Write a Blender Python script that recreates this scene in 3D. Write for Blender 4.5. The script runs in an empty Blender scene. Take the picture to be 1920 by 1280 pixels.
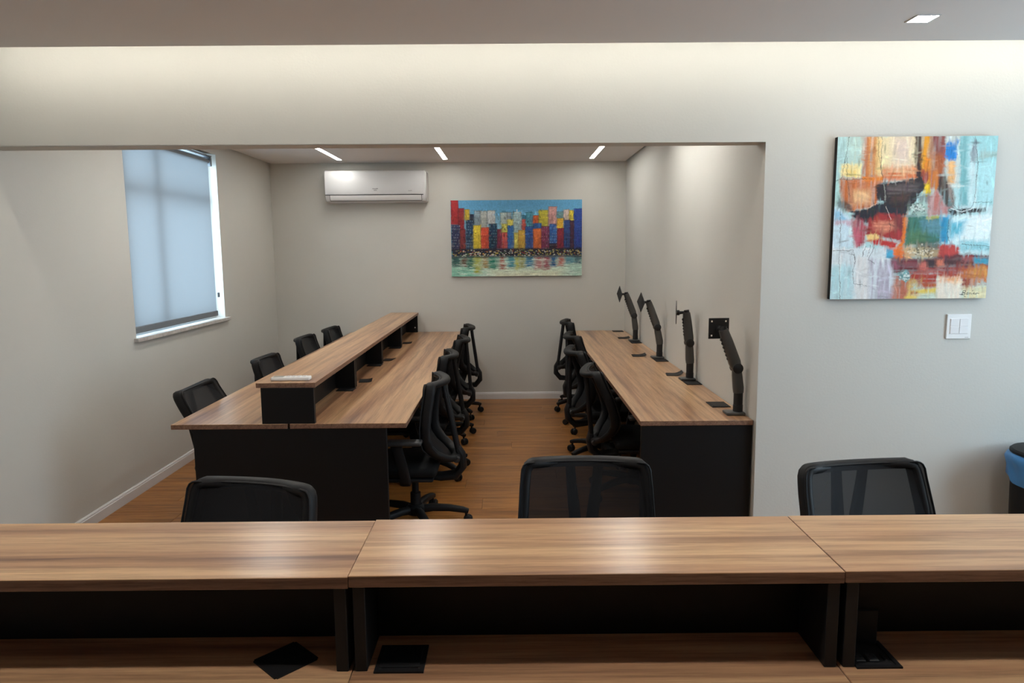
import bpy, bmesh, math, random
import numpy as np
from mathutils import Vector, Matrix

random.seed(4)
PI = math.pi
scene = bpy.context.scene
COL = scene.collection

# ------------------------------------------------------------------ camera
F_PX, PITCH, YAW, ROLL, CAM_H = 1312.1, 7.4076, 0.1284, -0.4427, 1.595
pi_, ya_, ro_ = map(math.radians, (PITCH, YAW, ROLL))
R0 = Vector((math.cos(ya_), -math.sin(ya_), 0)); F0 = Vector((math.sin(ya_), math.cos(ya_), 0)); Z0 = Vector((0, 0, 1))
D0 = F0 * math.cos(pi_) - Z0 * math.sin(pi_); U0 = F0 * math.sin(pi_) + Z0 * math.cos(pi_)
RR = R0 * math.cos(ro_) + U0 * math.sin(ro_); UU = U0 * math.cos(ro_) - R0 * math.sin(ro_)
cam_data = bpy.data.cameras.new('camera')
cam_data.sensor_width = 36; cam_data.lens = 36 * F_PX / 1920; cam_data.clip_start = 0.05
cam = bpy.data.objects.new('camera', cam_data); COL.objects.link(cam)
m3 = Matrix((RR, UU, -D0)).transposed()
cam.matrix_world = Matrix.Translation((0, 0, CAM_H)) @ m3.to_4x4()
scene.camera = cam

# ------------------------------------------------------------------ world, light levels, exposure
SKY = (0.70, 0.86, 1.0); SKY_STRENGTH = 13.0
STRIP_L, STRIP_BACK_L, COVE_L, FILL_COUNTER_L, FILL_CHAIR_L, DOWN_WALL_L = 68.0, 39.0, 27.0, 470.0, 150.0, 130.0
world = bpy.data.worlds.new('daylight'); scene.world = world; world.use_nodes = True
bg = world.node_tree.nodes['Background']; bg.inputs['Color'].default_value = (*SKY, 1); bg.inputs['Strength'].default_value = SKY_STRENGTH
vs = scene.view_settings
vs.view_transform = 'Standard'; vs.look = 'None'; vs.exposure = 0.0; vs.gamma = 1.0; vs.use_curve_mapping = False
scene.cycles.use_denoising = True
scene.cycles.max_bounces = 10; scene.cycles.diffuse_bounces = 6; scene.cycles.transparent_max_bounces = 16
scene.cycles.sample_clamp_indirect = 6.0
scene.cycles.caustics_reflective = False; scene.cycles.caustics_refractive = False

# ------------------------------------------------------------------ room numbers (metres)
XL, XR = -2.4905, 1.223           # back room side walls
YF, YB = 3.4095, 7.455            # face of the front wall, back wall
FT = 0.135                        # front wall thickness
ZC, ZH = 2.508, 2.10              # ceiling, underside of header
XE, YS = 3.7, -4.5                # front room: far right wall, wall behind camera
ZD, ZS = 0.74, 0.949              # desk top, shelf top

# ------------------------------------------------------------------ helpers: materials
def lin(c):
    return tuple((v / 255 / 12.92) if v / 255 <= 0.04045 else ((v / 255 + 0.055) / 1.055) ** 2.4 for v in c)

def new_mat(name):
    m = bpy.data.materials.new(name); m.use_nodes = True
    nt = m.node_tree; b = nt.nodes['Principled BSDF']
    return m, nt, b

def plain(name, col, rough=0.5, spec=0.5, metal=0.0, bump=0.0, bscale=200.0, var=0.0, vscale=6.0):
    m, nt, b = new_mat(name)
    b.inputs['Base Color'].default_value = (*col, 1); b.inputs['Roughness'].default_value = rough
    b.inputs['Specular IOR Level'].default_value = spec; b.inputs['Metallic'].default_value = metal
    tc = nt.nodes.new('ShaderNodeTexCoord')
    if var:
        n = nt.nodes.new('ShaderNodeTexNoise'); n.inputs['Scale'].default_value = vscale; n.inputs['Detail'].default_value = 5
        r = nt.nodes.new('ShaderNodeValToRGB')
        r.color_ramp.elements[0].position = 0.3; r.color_ramp.elements[1].position = 0.7
        r.color_ramp.elements[0].color = (*[c * (1 - var) for c in col], 1); r.color_ramp.elements[1].color = (*[min(1, c * (1 + var)) for c in col], 1)
        nt.links.new(tc.outputs['Object'], n.inputs['Vector']); nt.links.new(n.outputs['Fac'], r.inputs['Fac'])
        nt.links.new(r.outputs['Color'], b.inputs['Base Color'])
    if bump:
        n2 = nt.nodes.new('ShaderNodeTexNoise'); n2.inputs['Scale'].default_value = bscale; n2.inputs['Detail'].default_value = 3
        bp = nt.nodes.new('ShaderNodeBump'); bp.inputs['Strength'].default_value = bump; bp.inputs['Distance'].default_value = 0.002
        nt.links.new(tc.outputs['Object'], n2.inputs['Vector']); nt.links.new(n2.outputs['Fac'], bp.inputs['Height'])
        nt.links.new(bp.outputs['Normal'], b.inputs['Normal'])
    return m

def wood(name, axis, light, mid, dark, rough=0.28, across=11.0, along=0.40, spec=0.45, per_object=True):
    """laminate with long streaks running along axis ('X' or 'Y')"""
    m, nt, b = new_mat(name); N = nt.nodes; L = nt.links
    tc = N.new('ShaderNodeTexCoord'); mp = N.new('ShaderNodeMapping')
    sc = (along, across, across) if axis == 'X' else (across, along, across)
    mp.inputs['Scale'].default_value = sc
    L.new(tc.outputs['Object'], mp.inputs['Vector'])
    oi = N.new('ShaderNodeObjectInfo'); mul = N.new('ShaderNodeMath'); mul.operation = 'MULTIPLY'; mul.inputs[1].default_value = 37.0 if per_object else 0.0
    L.new(oi.outputs['Random'], mul.inputs[0])
    n1 = N.new('ShaderNodeTexNoise'); n1.noise_dimensions = '4D'; n1.inputs['Scale'].default_value = 1.0; n1.inputs['Detail'].default_value = 6; n1.inputs['Roughness'].default_value = 0.62; n1.inputs['Distortion'].default_value = 0.7
    n2 = N.new('ShaderNodeTexNoise'); n2.noise_dimensions = '4D'; n2.inputs['Scale'].default_value = 4.2; n2.inputs['Detail'].default_value = 6; n2.inputs['Roughness'].default_value = 0.78
    for n in (n1, n2):
        L.new(mp.outputs['Vector'], n.inputs['Vector']); L.new(mul.outputs[0], n.inputs['W'])
    r1 = N.new('ShaderNodeValToRGB'); e = r1.color_ramp.elements
    e[0].position = 0.32; e[0].color = (*dark, 1); e[1].position = 0.66; e[1].color = (*light, 1)
    k = e.new(0.46); k.color = (*mid, 1)
    L.new(n1.outputs['Fac'], r1.inputs['Fac'])
    r2 = N.new('ShaderNodeValToRGB'); r2.color_ramp.elements[0].position = 0.38; r2.color_ramp.elements[0].color = (0.52, 0.47, 0.45, 1)
    r2.color_ramp.elements[1].position = 0.55; r2.color_ramp.elements[1].color = (1, 1, 1, 1)
    L.new(n2.outputs['Fac'], r2.inputs['Fac'])
    mx = N.new('ShaderNodeMix'); mx.data_type = 'RGBA'; mx.blend_type = 'MULTIPLY'; mx.inputs['Factor'].default_value = 0.85
    L.new(r1.outputs['Color'], mx.inputs['A']); L.new(r2.outputs['Color'], mx.inputs['B'])
    L.new(mx.outputs['Result'], b.inputs['Base Color'])
    b.inputs['Roughness'].default_value = rough; b.inputs['Specular IOR Level'].default_value = spec
    bp = N.new('ShaderNodeBump'); bp.inputs['Strength'].default_value = 0.06; bp.inputs['Distance'].default_value = 0.001
    L.new(n2.outputs['Fac'], bp.inputs['Height']); L.new(bp.outputs['Normal'], b.inputs['Normal'])
    return m

def emit(name, col, strength):
    m, nt, b = new_mat(name)
    b.inputs['Base Color'].default_value = (0.8, 0.8, 0.8, 1)
    b.inputs['Emission Color'].default_value = (*col, 1); b.inputs['Emission Strength'].default_value = strength
    return m

M = {}
M['wall'] = plain('wall paint', (0.597, 0.590, 0.552), 0.75, 0.3, bump=0.25, bscale=90, var=0.02, vscale=1.5)
M['low_bounce_wall'] = plain('low bounce wall', (0.06, 0.055, 0.05), 0.6)  # dark tone invented for the unseen rear wall, cuts bounced light
M['ceiling'] = plain('ceiling paint', (0.78, 0.755, 0.74), 0.85, 0.2)
M['white_trim'] = plain('white satin trim', (0.70, 0.70, 0.70), 0.45, 0.4)
LT, MD, DK = lin((210, 173, 132)), lin((178, 137, 102)), lin((122, 85, 66))
M['wood_x'] = wood('walnut laminate x', 'X', LT, MD, DK)
M['wood_y'] = wood('walnut laminate y', 'Y', LT, MD, DK)
M['edge_x'] = wood('edge band x', 'X', lin((142, 110, 90)), lin((126, 96, 79)), lin((104, 78, 66)), 0.45, 40.0, 1.5, 0.3)
M['edge_y'] = wood('edge band y', 'Y', lin((142, 110, 90)), lin((126, 96, 79)), lin((104, 78, 66)), 0.45, 40.0, 1.5, 0.3)
M['plank'] = wood('floor plank', 'X', lin((178, 124, 66)), lin((154, 102, 52)), lin((112, 70, 36)), 0.36, 11.0, 0.8, 0.4)
M['floor_base'] = plain('floor underlay', lin((120, 80, 45)), 0.6)
M['black_lam'] = plain('black laminate', (0.0045, 0.0045, 0.005), 0.5, 0.3, bump=0.1, bscale=500)
M['black_edge'] = plain('black edge band', (0.009, 0.009, 0.010), 0.5, 0.3)
M['plastic'] = plain('black plastic', (0.0085, 0.0085, 0.0095), 0.55, 0.25, bump=0.06, bscale=400)
M['plastic_gray'] = plain('charcoal plastic', (0.03, 0.031, 0.033), 0.45, 0.4)
M['fabric'] = plain('black seat fabric', (0.007, 0.007, 0.0075), 0.9, 0.2, bump=0.3, bscale=700)
M['arm_metal'] = plain('dark painted metal', (0.07, 0.07, 0.068), 0.42, 0.5, metal=0.2)
M['arm_black'] = plain('matt black metal', (0.012, 0.012, 0.013), 0.5, 0.4)
M['chrome'] = plain('chrome', (0.6, 0.6, 0.62), 0.2, 0.5, metal=1.0)
M['white_plastic'] = plain('white plastic', (0.80, 0.80, 0.795), 0.4, 0.4)
M['white_gloss'] = plain('white gloss panel', (0.72, 0.72, 0.725), 0.3, 0.4)
M['ac_white'] = plain('appliance white', (0.64, 0.64, 0.645), 0.28, 0.4)
M['gray_mark'] = plain('grey print', (0.18, 0.18, 0.19), 0.5)
M['gap_dark'] = plain('dark slot', (0.02, 0.02, 0.02), 0.7)
M['gray_plastic'] = plain('grey plastic', (0.30, 0.31, 0.32), 0.5)
M['lcd'] = plain('remote screen', (0.34, 0.36, 0.34), 0.3)
M['marble'] = plain('grey marble', (0.52, 0.49, 0.46), 0.3, var=0.18, vscale=30)
M['alu'] = plain('white window frame', (0.75, 0.77, 0.78), 0.4)
M['blind_metal'] = plain('grey blind rail', (0.17, 0.19, 0.21), 0.5)
M['bag'] = plain('blue bin bag', lin((60, 125, 185)), 0.35, 0.5, bump=0.5, bscale=40)
M['canvas_edge'] = plain('black canvas edge', (0.012, 0.012, 0.013), 0.8)
M['blue_edge'] = plain('canvas edge', (0.20, 0.20, 0.22), 0.8)
M['strip'] = emit('ceiling strip diffuser', (1.0, 0.975, 0.915), STRIP_L)
M['strip_back'] = emit('back row strip diffuser', (1.0, 0.975, 0.915), STRIP_BACK_L)
M['cove'] = emit('cove led tape', (1.0, 0.95, 0.84), COVE_L)
M['down_wall'] = emit('wall downlight diffuser', (1.0, 0.97, 0.93), DOWN_WALL_L)
M['fill_chair'] = emit('added chair fill diffuser', (1.0, 0.95, 0.88), FILL_CHAIR_L)
M['down'] = emit('downlight diffuser', (1.0, 0.95, 0.88), FILL_COUNTER_L)  # for the added, unseen row over the counter

def fabric_blind():
    m, nt, b = new_mat('blind fabric'); N = nt.nodes; L = nt.links
    out = N['Material Output']
    d = N.new('ShaderNodeBsdfDiffuse'); d.inputs['Color'].default_value = (0.45, 0.47, 0.50, 1)
    t = N.new('ShaderNodeBsdfTranslucent')
    tc = N.new('ShaderNodeTexCoord'); w = N.new('ShaderNodeTexNoise'); w.inputs['Scale'].default_value = 160; w.inputs['Detail'].default_value = 2
    r = N.new('ShaderNodeValToRGB'); r.color_ramp.elements[0].color = (0.080, 0.087, 0.093, 1); r.color_ramp.elements[1].color = (0.098, 0.106, 0.112, 1)
    L.new(tc.outputs['Object'], w.inputs['Vector']); L.new(w.outputs['Fac'], r.inputs['Fac']); L.new(r.outputs['Color'], t.inputs['Color'])
    mx = N.new('ShaderNodeMixShader'); mx.inputs['Fac'].default_value = 0.6
    L.new(d.outputs[0], mx.inputs[1]); L.new(t.outputs[0], mx.inputs[2]); L.new(mx.outputs[0], out.inputs['Surface'])
    return m
M['blind'] = fabric_blind()

def mesh_fabric():
    m, nt, b = new_mat('black chair mesh'); N = nt.nodes; L = nt.links
    out = N['Material Output']
    b.inputs['Base Color'].default_value = (0.008, 0.0085, 0.0105, 1); b.inputs['Roughness'].default_value = 0.8; b.inputs['Specular IOR Level'].default_value = 0.25
    tr = N.new('ShaderNodeBsdfTransparent'); mx = N.new('ShaderNodeMixShader'); mx.inputs['Fac'].default_value = 0.93
    L.new(tr.outputs[0], mx.inputs[1]); L.new(b.outputs[0], mx.inputs[2]); L.new(mx.outputs[0], out.inputs['Surface'])
    return m
M['mesh'] = mesh_fabric()

def glass_mat():
    m, nt, b = new_mat('window glass'); N = nt.nodes; L = nt.links
    tr = N.new('ShaderNodeBsdfTransparent'); tr.inputs['Color'].default_value = (0.93, 0.97, 0.98, 1)
    g = N.new('ShaderNodeBsdfGlossy'); g.inputs['Roughness'].default_value = 0.02
    mx = N.new('ShaderNodeMixShader'); mx.inputs['Fac'].default_value = 0.07
    L.new(tr.outputs[0], mx.inputs[1]); L.new(g.outputs[0], mx.inputs[2]); L.new(mx.outputs[0], N['Material Output'].inputs['Surface'])
    return m
M['glass'] = glass_mat()

def paint_mat():
    m, nt, b = new_mat('oil paint'); N = nt.nodes; L = nt.links
    a = N.new('ShaderNodeVertexColor'); a.layer_name = 'paint'
    L.new(a.outputs['Color'], b.inputs['Base Color']); b.inputs['Roughness'].default_value = 0.55; b.inputs['Specular IOR Level'].default_value = 0.3
    tc = N.new('ShaderNodeTexCoord'); n = N.new('ShaderNodeTexNoise'); n.inputs['Scale'].default_value = 120
    bp = N.new('ShaderNodeBump'); bp.inputs['Strength'].default_value = 0.25; bp.inputs['Distance'].default_value = 0.002
    L.new(tc.outputs['Object'], n.inputs['Vector']); L.new(n.outputs['Fac'], bp.inputs['Height']); L.new(bp.outputs['Normal'], b.inputs['Normal'])
    return m
M['paint'] = paint_mat()

# ------------------------------------------------------------------ helpers: shapes
def box(bm, x0, x1, y0, y1, z0, z1, bev=0.0, seg=2):
    r = bmesh.ops.create_cube(bm, size=1.0)
    vv = r['verts']
    for v in vv:
        v.co = Vector((x0 if v.co.x < 0 else x1, y0 if v.co.y < 0 else y1, z0 if v.co.z < 0 else z1))
    if bev > 0:
        es = list({e for v in vv for e in v.link_edges})
        bmesh.ops.bevel(bm, geom=es, offset=bev, segments=seg, affect='EDGES', profile=0.5)
    return bm

def B(*a, **k):
    bm = bmesh.new(); box(bm, *a, **k); return bm

def sweep(bm, pts, sizes, ref, n=10, closed=False, power=2.0, caps=True):
    """tube along pts; sizes = (side radius, ref radius) per point or one pair; ref = direction of second radius"""
    pts = [Vector(p) for p in pts]; K = len(pts)
    if isinstance(sizes[0], (int, float)): sizes = [sizes] * K
    ref = Vector(ref); rings = []
    for i in range(K):
        if closed: t = pts[(i + 1) % K] - pts[i - 1]
        else: t = pts[min(i + 1, K - 1)] - pts[max(i - 1, 0)]
        t.normalize()
        b = ref - t * ref.dot(t); b.normalize(); s = t.cross(b); s.normalize()
        ring = []
        for j in range(n):
            a = 2 * PI * (j + 0.5) / n; ca, sa = math.cos(a), math.sin(a)
            cx = math.copysign(abs(ca) ** (2 / power), ca); cy = math.copysign(abs(sa) ** (2 / power), sa)
            ring.append(bm.verts.new(pts[i] + s * cx * sizes[i][0] + b * cy * sizes[i][1]))
        rings.append(ring)
    for i in range(K if closed else K - 1):
        A, C = rings[i], rings[(i + 1) % K]
        for j in range(n):
            bm.faces.new((A[j], A[(j + 1) % n], C[(j + 1) % n], C[j]))
    if caps and not closed:
        bm.faces.new(rings[0][::-1]); bm.faces.new(rings[-1])
    return bm

def lathe(bm, prof, n=20, origin=(0, 0, 0), axis='Z'):
    o = Vector(origin); rings = []
    for r, h in prof:
        ring = []
        for j in range(n):
            a = 2 * PI * j / n; p = (r * math.cos(a), r * math.sin(a), h)
            if axis == 'X': p = (p[2], p[0], p[1])
            if axis == 'Y': p = (p[0], p[2], p[1])
            ring.append(bm.verts.new(o + Vector(p)))
        rings.append(ring)
    for A, C in zip(rings, rings[1:]):
        for j in range(n): bm.faces.new((A[j], A[(j + 1) % n], C[(j + 1) % n], C[j]))
    bm.faces.new(rings[0][::-1]); bm.faces.new(rings[-1])
    return bm

def prism(bm, poly, y0, y1, axis='Y'):
    """extrude a 2D polygon (list of pairs) along axis"""
    def P(a, b, c):
        return {'Y': (a, c, b), 'X': (c, a, b), 'Z': (a, b, c)}[axis]
    A = [bm.verts.new(P(a, b, y0)) for a, b in poly]; C = [bm.verts.new(P(a, b, y1)) for a, b in poly]
    n = len(poly)
    for i in range(n): bm.faces.new((A[i], A[(i + 1) % n], C[(i + 1) % n], C[i]))
    bm.faces.new(A[::-1]); bm.faces.new(C)
    return bm

def obj(name, bm, mat, parent=None, smooth=None):
    me = bpy.data.meshes.new(name)
    bmesh.ops.recalc_face_normals(bm, faces=bm.faces[:])
    bm.to_mesh(me); bm.free()
    if mat is not None: me.materials.append(M[mat] if isinstance(mat, str) else mat)
    if smooth is not None:
        for p in me.polygons: p.use_smooth = True
        me.set_sharp_from_angle(angle=math.radians(smooth))
    o = bpy.data.objects.new(name, me); COL.objects.link(o)
    if parent is not None: o.parent = parent
    return o

def thing(name, label, cat, loc=(0, 0, 0), rz=0.0, group=None):
    o = bpy.data.objects.new(name, None); COL.objects.link(o); o.empty_display_size = 0.1
    o.location = loc; o.rotation_euler = (0, 0, rz); o['label'] = label; o['category'] = cat
    if group: o['group'] = group
    return o

def tag(o, label, cat, group=None):
    o['label'] = label; o['category'] = cat
    if group: o['group'] = group
    return o

def struct(name, bm, mat, label, cat='room'):
    o = obj(name, bm, mat); o['kind'] = 'structure'; o['label'] = label; o['category'] = cat
    return o

def copy_tree(o, parent=None):
    c = o.copy(); COL.objects.link(c); c.parent = parent
    for ch in list(o.children): copy_tree(ch, c)
    return c

# ------------------------------------------------------------------ structure
# floor: dark slab plus planks
floor = struct('floor', B(XL - 0.1, XE + 0.1, YS - 0.1, YB + 0.1, -0.12, -0.012), 'floor_base', 'brown wood plank floor of both rooms', 'floor')
PW, PL = 0.192, 1.28
def plank_mesh(length):
    bm = B(-length / 2 + 0.0008, length / 2 - 0.0008, -PW / 2 + 0.0007, PW / 2 - 0.0007, -0.012, 0.0, bev=0.0012, seg=1)
    me = bpy.data.meshes.new('plank'); bm.to_mesh(me); bm.free(); me.materials.append(M['plank']); return me
plank_cache = {}
y = YB - PW / 2; row = 0
while y > 1.0:
    x0 = XL; off = (row * 0.45) % 1.0 * PL
    xend = XR if y > YF + FT else XE
    first = True
    while x0 < xend - 0.02:
        ln = PL if not first else max(0.25, PL - off)
        first = False
        ln = min(ln, xend - x0); key = round(ln, 3)
        if key not in plank_cache: plank_cache[key] = plank_mesh(ln)
        o = bpy.data.objects.new('plank', plank_cache[key]); COL.objects.link(o); o.parent = floor
        o.location = (x0 + ln / 2, y, 0); x0 += ln
    y -= PW; row += 1

# left wall with window opening
WY0, WY1, WZ0, WZ1 = 4.632, 6.10, 1.02, 2.42
ZT = 2.74
WT = 0.22
bm = bmesh.new()
for a in ((XL - WT, XL, YS - 0.1, WY0, 0, ZT), (XL - WT, XL, WY1, YB + 0.1, 0, ZT), (XL - WT, XL, WY0, WY1, 0, WZ0), (XL - WT, XL, WY0, WY1, WZ1, ZT)):
    box(bm, *a)
bmesh.ops.remove_doubles(bm, verts=bm.verts[:], dist=1e-5)
struct('wall_left', bm, 'wall', 'beige painted side wall with the window and white blind', 'wall')
struct('wall_back', B(XL, XR, YB, YB + 0.14, 0, ZT), 'wall', 'beige back wall carrying air conditioner and skyline painting', 'wall')
struct('wall_right', B(XR, XR + 0.14, YF + FT, YB + 0.14, 0, ZT), 'wall', 'beige wall behind the monitor arms', 'wall')
bm = bmesh.new()
prism(bm, [(XL, ZH), (XR, ZH), (XR, 0), (XE, 0), (XE, ZT), (XL, ZT)], YF, YF + FT, 'Y')
bmesh.ops.bevel(bm, geom=[e for e in bm.edges if abs(e.verts[0].co.y - YF) < 1e-4 and abs(e.verts[1].co.y - YF) < 1e-4 and
                          ((abs(e.verts[0].co.z - ZH) < 1e-4 and abs(e.verts[1].co.z - ZH) < 1e-4) or (abs(e.verts[0].co.x - XR) < 1e-4 and abs(e.verts[1].co.x - XR) < 1e-4))],
                offset=0.004, segments=2, affect='EDGES')
struct('wall_front', bm, 'wall', 'pale front wall and header around the wide opening', 'wall')
# front room shell (window in the right wall lets daylight in)
RW = (0.9, 2.65, 0.80, 2.30)
bm = bmesh.new()
for a in ((XE, XE + 0.15, YS - 0.1, RW[0], 0, ZT), (XE, XE + 0.15, RW[1], YF + FT, 0, ZT), (XE, XE + 0.15, RW[0], RW[1], 0, RW[2]), (XE, XE + 0.15, RW[0], RW[1], RW[3], ZT)):
    box(bm, *a)
struct('wall_east', bm, 'wall', 'far right wall of the front room with a window', 'wall')
struct('wall_south', B(XL, XE, YS - 0.15, YS, 0, ZT), 'low_bounce_wall', 'unseen wall behind the viewer, darkened to cut bounce light', 'wall')
# ceilings
YCE, ZCF = 3.145, 2.475            # front ceiling panel: its edge stops short of the front wall
bm = bmesh.new(); box(bm, XL, XE, YS, YCE, ZCF, ZCF + 0.05); box(bm, XL, XE, YS, YF + 0.02, ZT, ZT + 0.1)
struct('ceiling', bm, 'ceiling', 'grey suspended ceiling of the front room with cove slot', 'ceiling')
bm = bmesh.new(); box(bm, XL + 0.014, XR - 0.014, YF + FT, YB, ZC, ZC + 0.03); box(bm, XL, XR, YF + FT, YB, ZC + 0.06, ZC + 0.12)
struct('ceiling_back', bm, 'ceiling', 'pale suspended ceiling of the back room', 'ceiling')

# baseboards: profile with a small bead
def baseboard(name, poly, a, b, axis, label):
    bm = bmesh.new(); prism(bm, poly, a, b, axis); return struct(name, bm, 'white_trim', label, 'baseboard')
BH = 0.075
pr = [(0, 0), (0.014, 0), (0.014, BH - 0.018), (0.011, BH - 0.014), (0.011, BH - 0.008), (0.006, BH), (0, BH)]
baseboard('baseboard_left', [(XL + a, b) for a, b in pr], YS, YB, 'Y', 'white baseboard along the window wall')
baseboard('baseboard_back', [(YB - a, b) for a, b in pr], XL + 0.014, XR - 0.014, 'X', 'white baseboard along the back wall')
baseboard('baseboard_right', [(XR - a, b) for a, b in pr], YF + FT, YB, 'Y', 'white baseboard under the monitor arm desk')
baseboard('baseboard_front', [(YF - a, b) for a, b in pr], XR + 0.0, XE, 'X', 'white baseboard under the abstract painting')

# cove led tape on the edge of the ceiling panel
tape = thing('led_cove_light', 'warm led tape hidden in the ceiling cove above the header', 'light', (0, YCE, ZCF))
obj('profile', B(XL + 0.05, XE - 0.05, 0.016, 0.034, 0.084, 0.088), 'white_trim', tape)
obj('hanger', B(XL + 0.05, XE - 0.05, 0.023, 0.027, 0.088, ZT - ZCF), 'white_trim', tape)
obj('diffuser', B(XL + 0.06, XE - 0.06, 0.018, 0.032, 0.068, 0.084), 'cove', tape)

# windows
def window(name, xo, y0, y1, z0, z1, ymul, ztr, label):
    w = thing(name, label, 'window'); w['kind'] = 'structure'
    f = 0.045
    bm = bmesh.new()
    box(bm, xo, xo + 0.05, y0, y1, z0, z0 + f); box(bm, xo, xo + 0.05, y0, y1, z1 - f, z1)
    box(bm, xo, xo + 0.05, y0, y0 + f, z0 + f, z1 - f); box(bm, xo, xo + 0.05, y1 - f, y1, z0 + f, z1 - f)
    obj('window_frame', bm, 'alu', w)
    obj('transom', B(xo, xo + 0.05, y0 + f, y1 - f, ztr - 0.035, ztr + 0.035), 'alu', w)
    cells = [(y0 + f, ymul - 0.03), (ymul + 0.03, y1 - f)]
    obj('mullion', B(xo + 0.002, xo + 0.048, ymul - 0.03, ymul + 0.03, z0 + f, ztr - 0.035), 'alu', w)
    obj('mullion', B(xo + 0.002, xo + 0.048, ymul - 0.03, ymul + 0.03, ztr + 0.035, z1 - f), 'alu', w)
    for a, b in cells:
        for c, d in ((z0 + f, ztr - 0.035), (ztr + 0.035, z1 - f)):
            obj('pane', B(xo + 0.022, xo + 0.027, a, b, c, d), 'glass', w)
    return w
window('window_1', XL - 0.135, WY0, WY1, WZ0 + 0.02, WZ1, 5.12, 2.03, 'white framed window behind the pulled down roller blind')
window('window_2', XE + 0.08, RW[0], RW[1], RW[2], RW[3], 1.78, 1.75, 'white framed window of the front room')
for nm, loc, rot, sx, sy in (('window_1_portal', (XL - 0.235, (WY0 + WY1) / 2, (WZ0 + WZ1) / 2), (0, -PI / 2, 0), WZ1 - WZ0, WY1 - WY0),
                             ('window_2_portal', (XE + 0.16, (RW[0] + RW[1]) / 2, (RW[2] + RW[3]) / 2), (0, PI / 2, 0), RW[3] - RW[2], RW[1] - RW[0])):
    la = bpy.data.lights.new(nm, 'AREA'); la.shape = 'RECTANGLE'; la.size = sx; la.size_y = sy; la.cycles.is_portal = True
    lo = bpy.data.objects.new(nm, la); COL.objects.link(lo); lo.location = loc; lo.rotation_euler = rot
# marble sill
sill = obj('window_sill', B(XL - 0.165, XL + 0.03, WY0 - 0.03, WY1 + 0.06, WZ0 - 0.012, WZ0 + 0.016, bev=0.003), 'marble')
sill['kind'] = 'structure'; sill['label'] = 'grey marble sill under the blind window'; sill['category'] = 'window sill'

# ------------------------------------------------------------------ ceiling lights
strip_lab = {(-1.70, 1): 'linear ceiling light nearest the air conditioner, by the back wall', (-0.64, 1): 'middle linear ceiling light by the back wall',
             (0.83, 1): 'linear ceiling light nearest the monitor arm wall, by the back wall',
             (-1.70, 0): 'linear ceiling light over the window side, hidden behind header', (-0.64, 0): 'middle linear ceiling light hidden behind header',
             (0.83, 0): 'linear ceiling light over the monitor arms, hidden behind header'}
for (x, r), lb in strip_lab.items():
    y0, y1 = ((6.0, 7.2) if r else (4.05, 5.25))
    t = thing('linear_ceiling_light', lb, 'ceiling light', (x, (y0 + y1) / 2, ZC), 0, 'recessed linear ceiling lights')
    h = (y1 - y0) / 2
    bm = bmesh.new()
    box(bm, -0.026, -0.022, -h - 0.004, h + 0.004, -0.002, 0.03); box(bm, 0.022, 0.026, -h - 0.004, h + 0.004, -0.002, 0.03)
    box(bm, -0.022, 0.022, -h - 0.004, -h, -0.002, 0.03); box(bm, -0.022, 0.022, h, h + 0.004, -0.002, 0.03)
    obj('trim', bm, 'white_trim', t)
    obj('diffuser', B(-0.022, 0.022, -h, h, -0.0015, 0.004), 'strip_back' if r else 'strip', t)
dls = [(1.610, 2.848, 'square recessed downlight near the cove, above the abstract painting')]
for x in (-1.6, 0.2, 2.0):  # two unseen rows added as fill for the counter and front wall
    dls.append((x, 1.12, 'unseen square downlight added to light the front counter, ' + {-1.6: 'on the window side', 0.2: 'in the middle', 2.0: 'on the far side'}[x]))
    dls.append((x, 2.25, 'unseen square downlight over the counter chairs, added to light the front wall, ' + {-1.6: 'on the window side', 0.2: 'in the middle', 2.0: 'on the far side'}[x]))
for x, y, lb in dls:
    t = thing('square_downlight', lb, 'downlight', (x, y, ZCF), 0, 'square downlights')
    bm = bmesh.new(); w = 0.046
    for a in ((-w, -w + 0.006, -w, w), (w - 0.006, w, -w, w), (-w + 0.006, w - 0.006, -w, -w + 0.006), (-w + 0.006, w - 0.006, w - 0.006, w)): box(bm, *a, -0.003, 0.02)
    obj('trim', bm, 'white_trim', t)
    obj('diffuser', B(-w + 0.006, w - 0.006, -w + 0.006, w - 0.006, -0.002, 0.004), 'down_wall' if y > 2.5 else ('fill_chair' if y > 2 else 'down'), t)

# ------------------------------------------------------------------ roller blind
bl = thing('roller_blind', 'translucent white roller blind pulled down over the window', 'blind', (XL - 0.022, 5.3, WZ0))
bx = 0.0
BY0, BY1, BZ1 = WY0 - 5.3 + 0.004, 5.985 - 5.3, 2.355 - WZ0
bm = bmesh.new()
ny, nz = 24, 24; vv = []
for j in range(nz + 1):
    for i in range(ny + 1):
        yy = BY0 + (BY1 - BY0) * i / ny; zz = 0.075 + (BZ1 - 0.075) * j / nz
        vv.append(bm.verts.new((0.003 * math.sin(yy * 14) * (1 - j / nz), yy, zz)))
for j in range(nz):
    for i in range(ny):
        a = j * (ny + 1) + i; bm.faces.new((vv[a], vv[a + 1], vv[a + ny + 2], vv[a + ny + 1]))
obj('fabric', bm, 'blind', bl, smooth=180)
bm = bmesh.new(); lathe(bm, [(0.022, BY0), (0.022, BY1 + 0.03)], 16, (-0.02, 0, BZ1), 'Y'); obj('roller_tube', bm, 'blind_metal', bl, smooth=40)
obj('bottom_bar', B(-0.008, 0.012, BY0, BY1, 0.04, 0.085, bev=0.004), 'blind_metal', bl)
obj('bracket', B(-0.05, 0.012, BY1 + 0.03, BY1 + 0.06, BZ1 - 0.04, BZ1 + 0.035, bev=0.006), 'blind_metal', bl)
obj('head_rail', B(-0.045, 0.01, BY0, BY1 + 0.06, BZ1 + 0.036, BZ1 + 0.046), 'blind_metal', bl)
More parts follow.
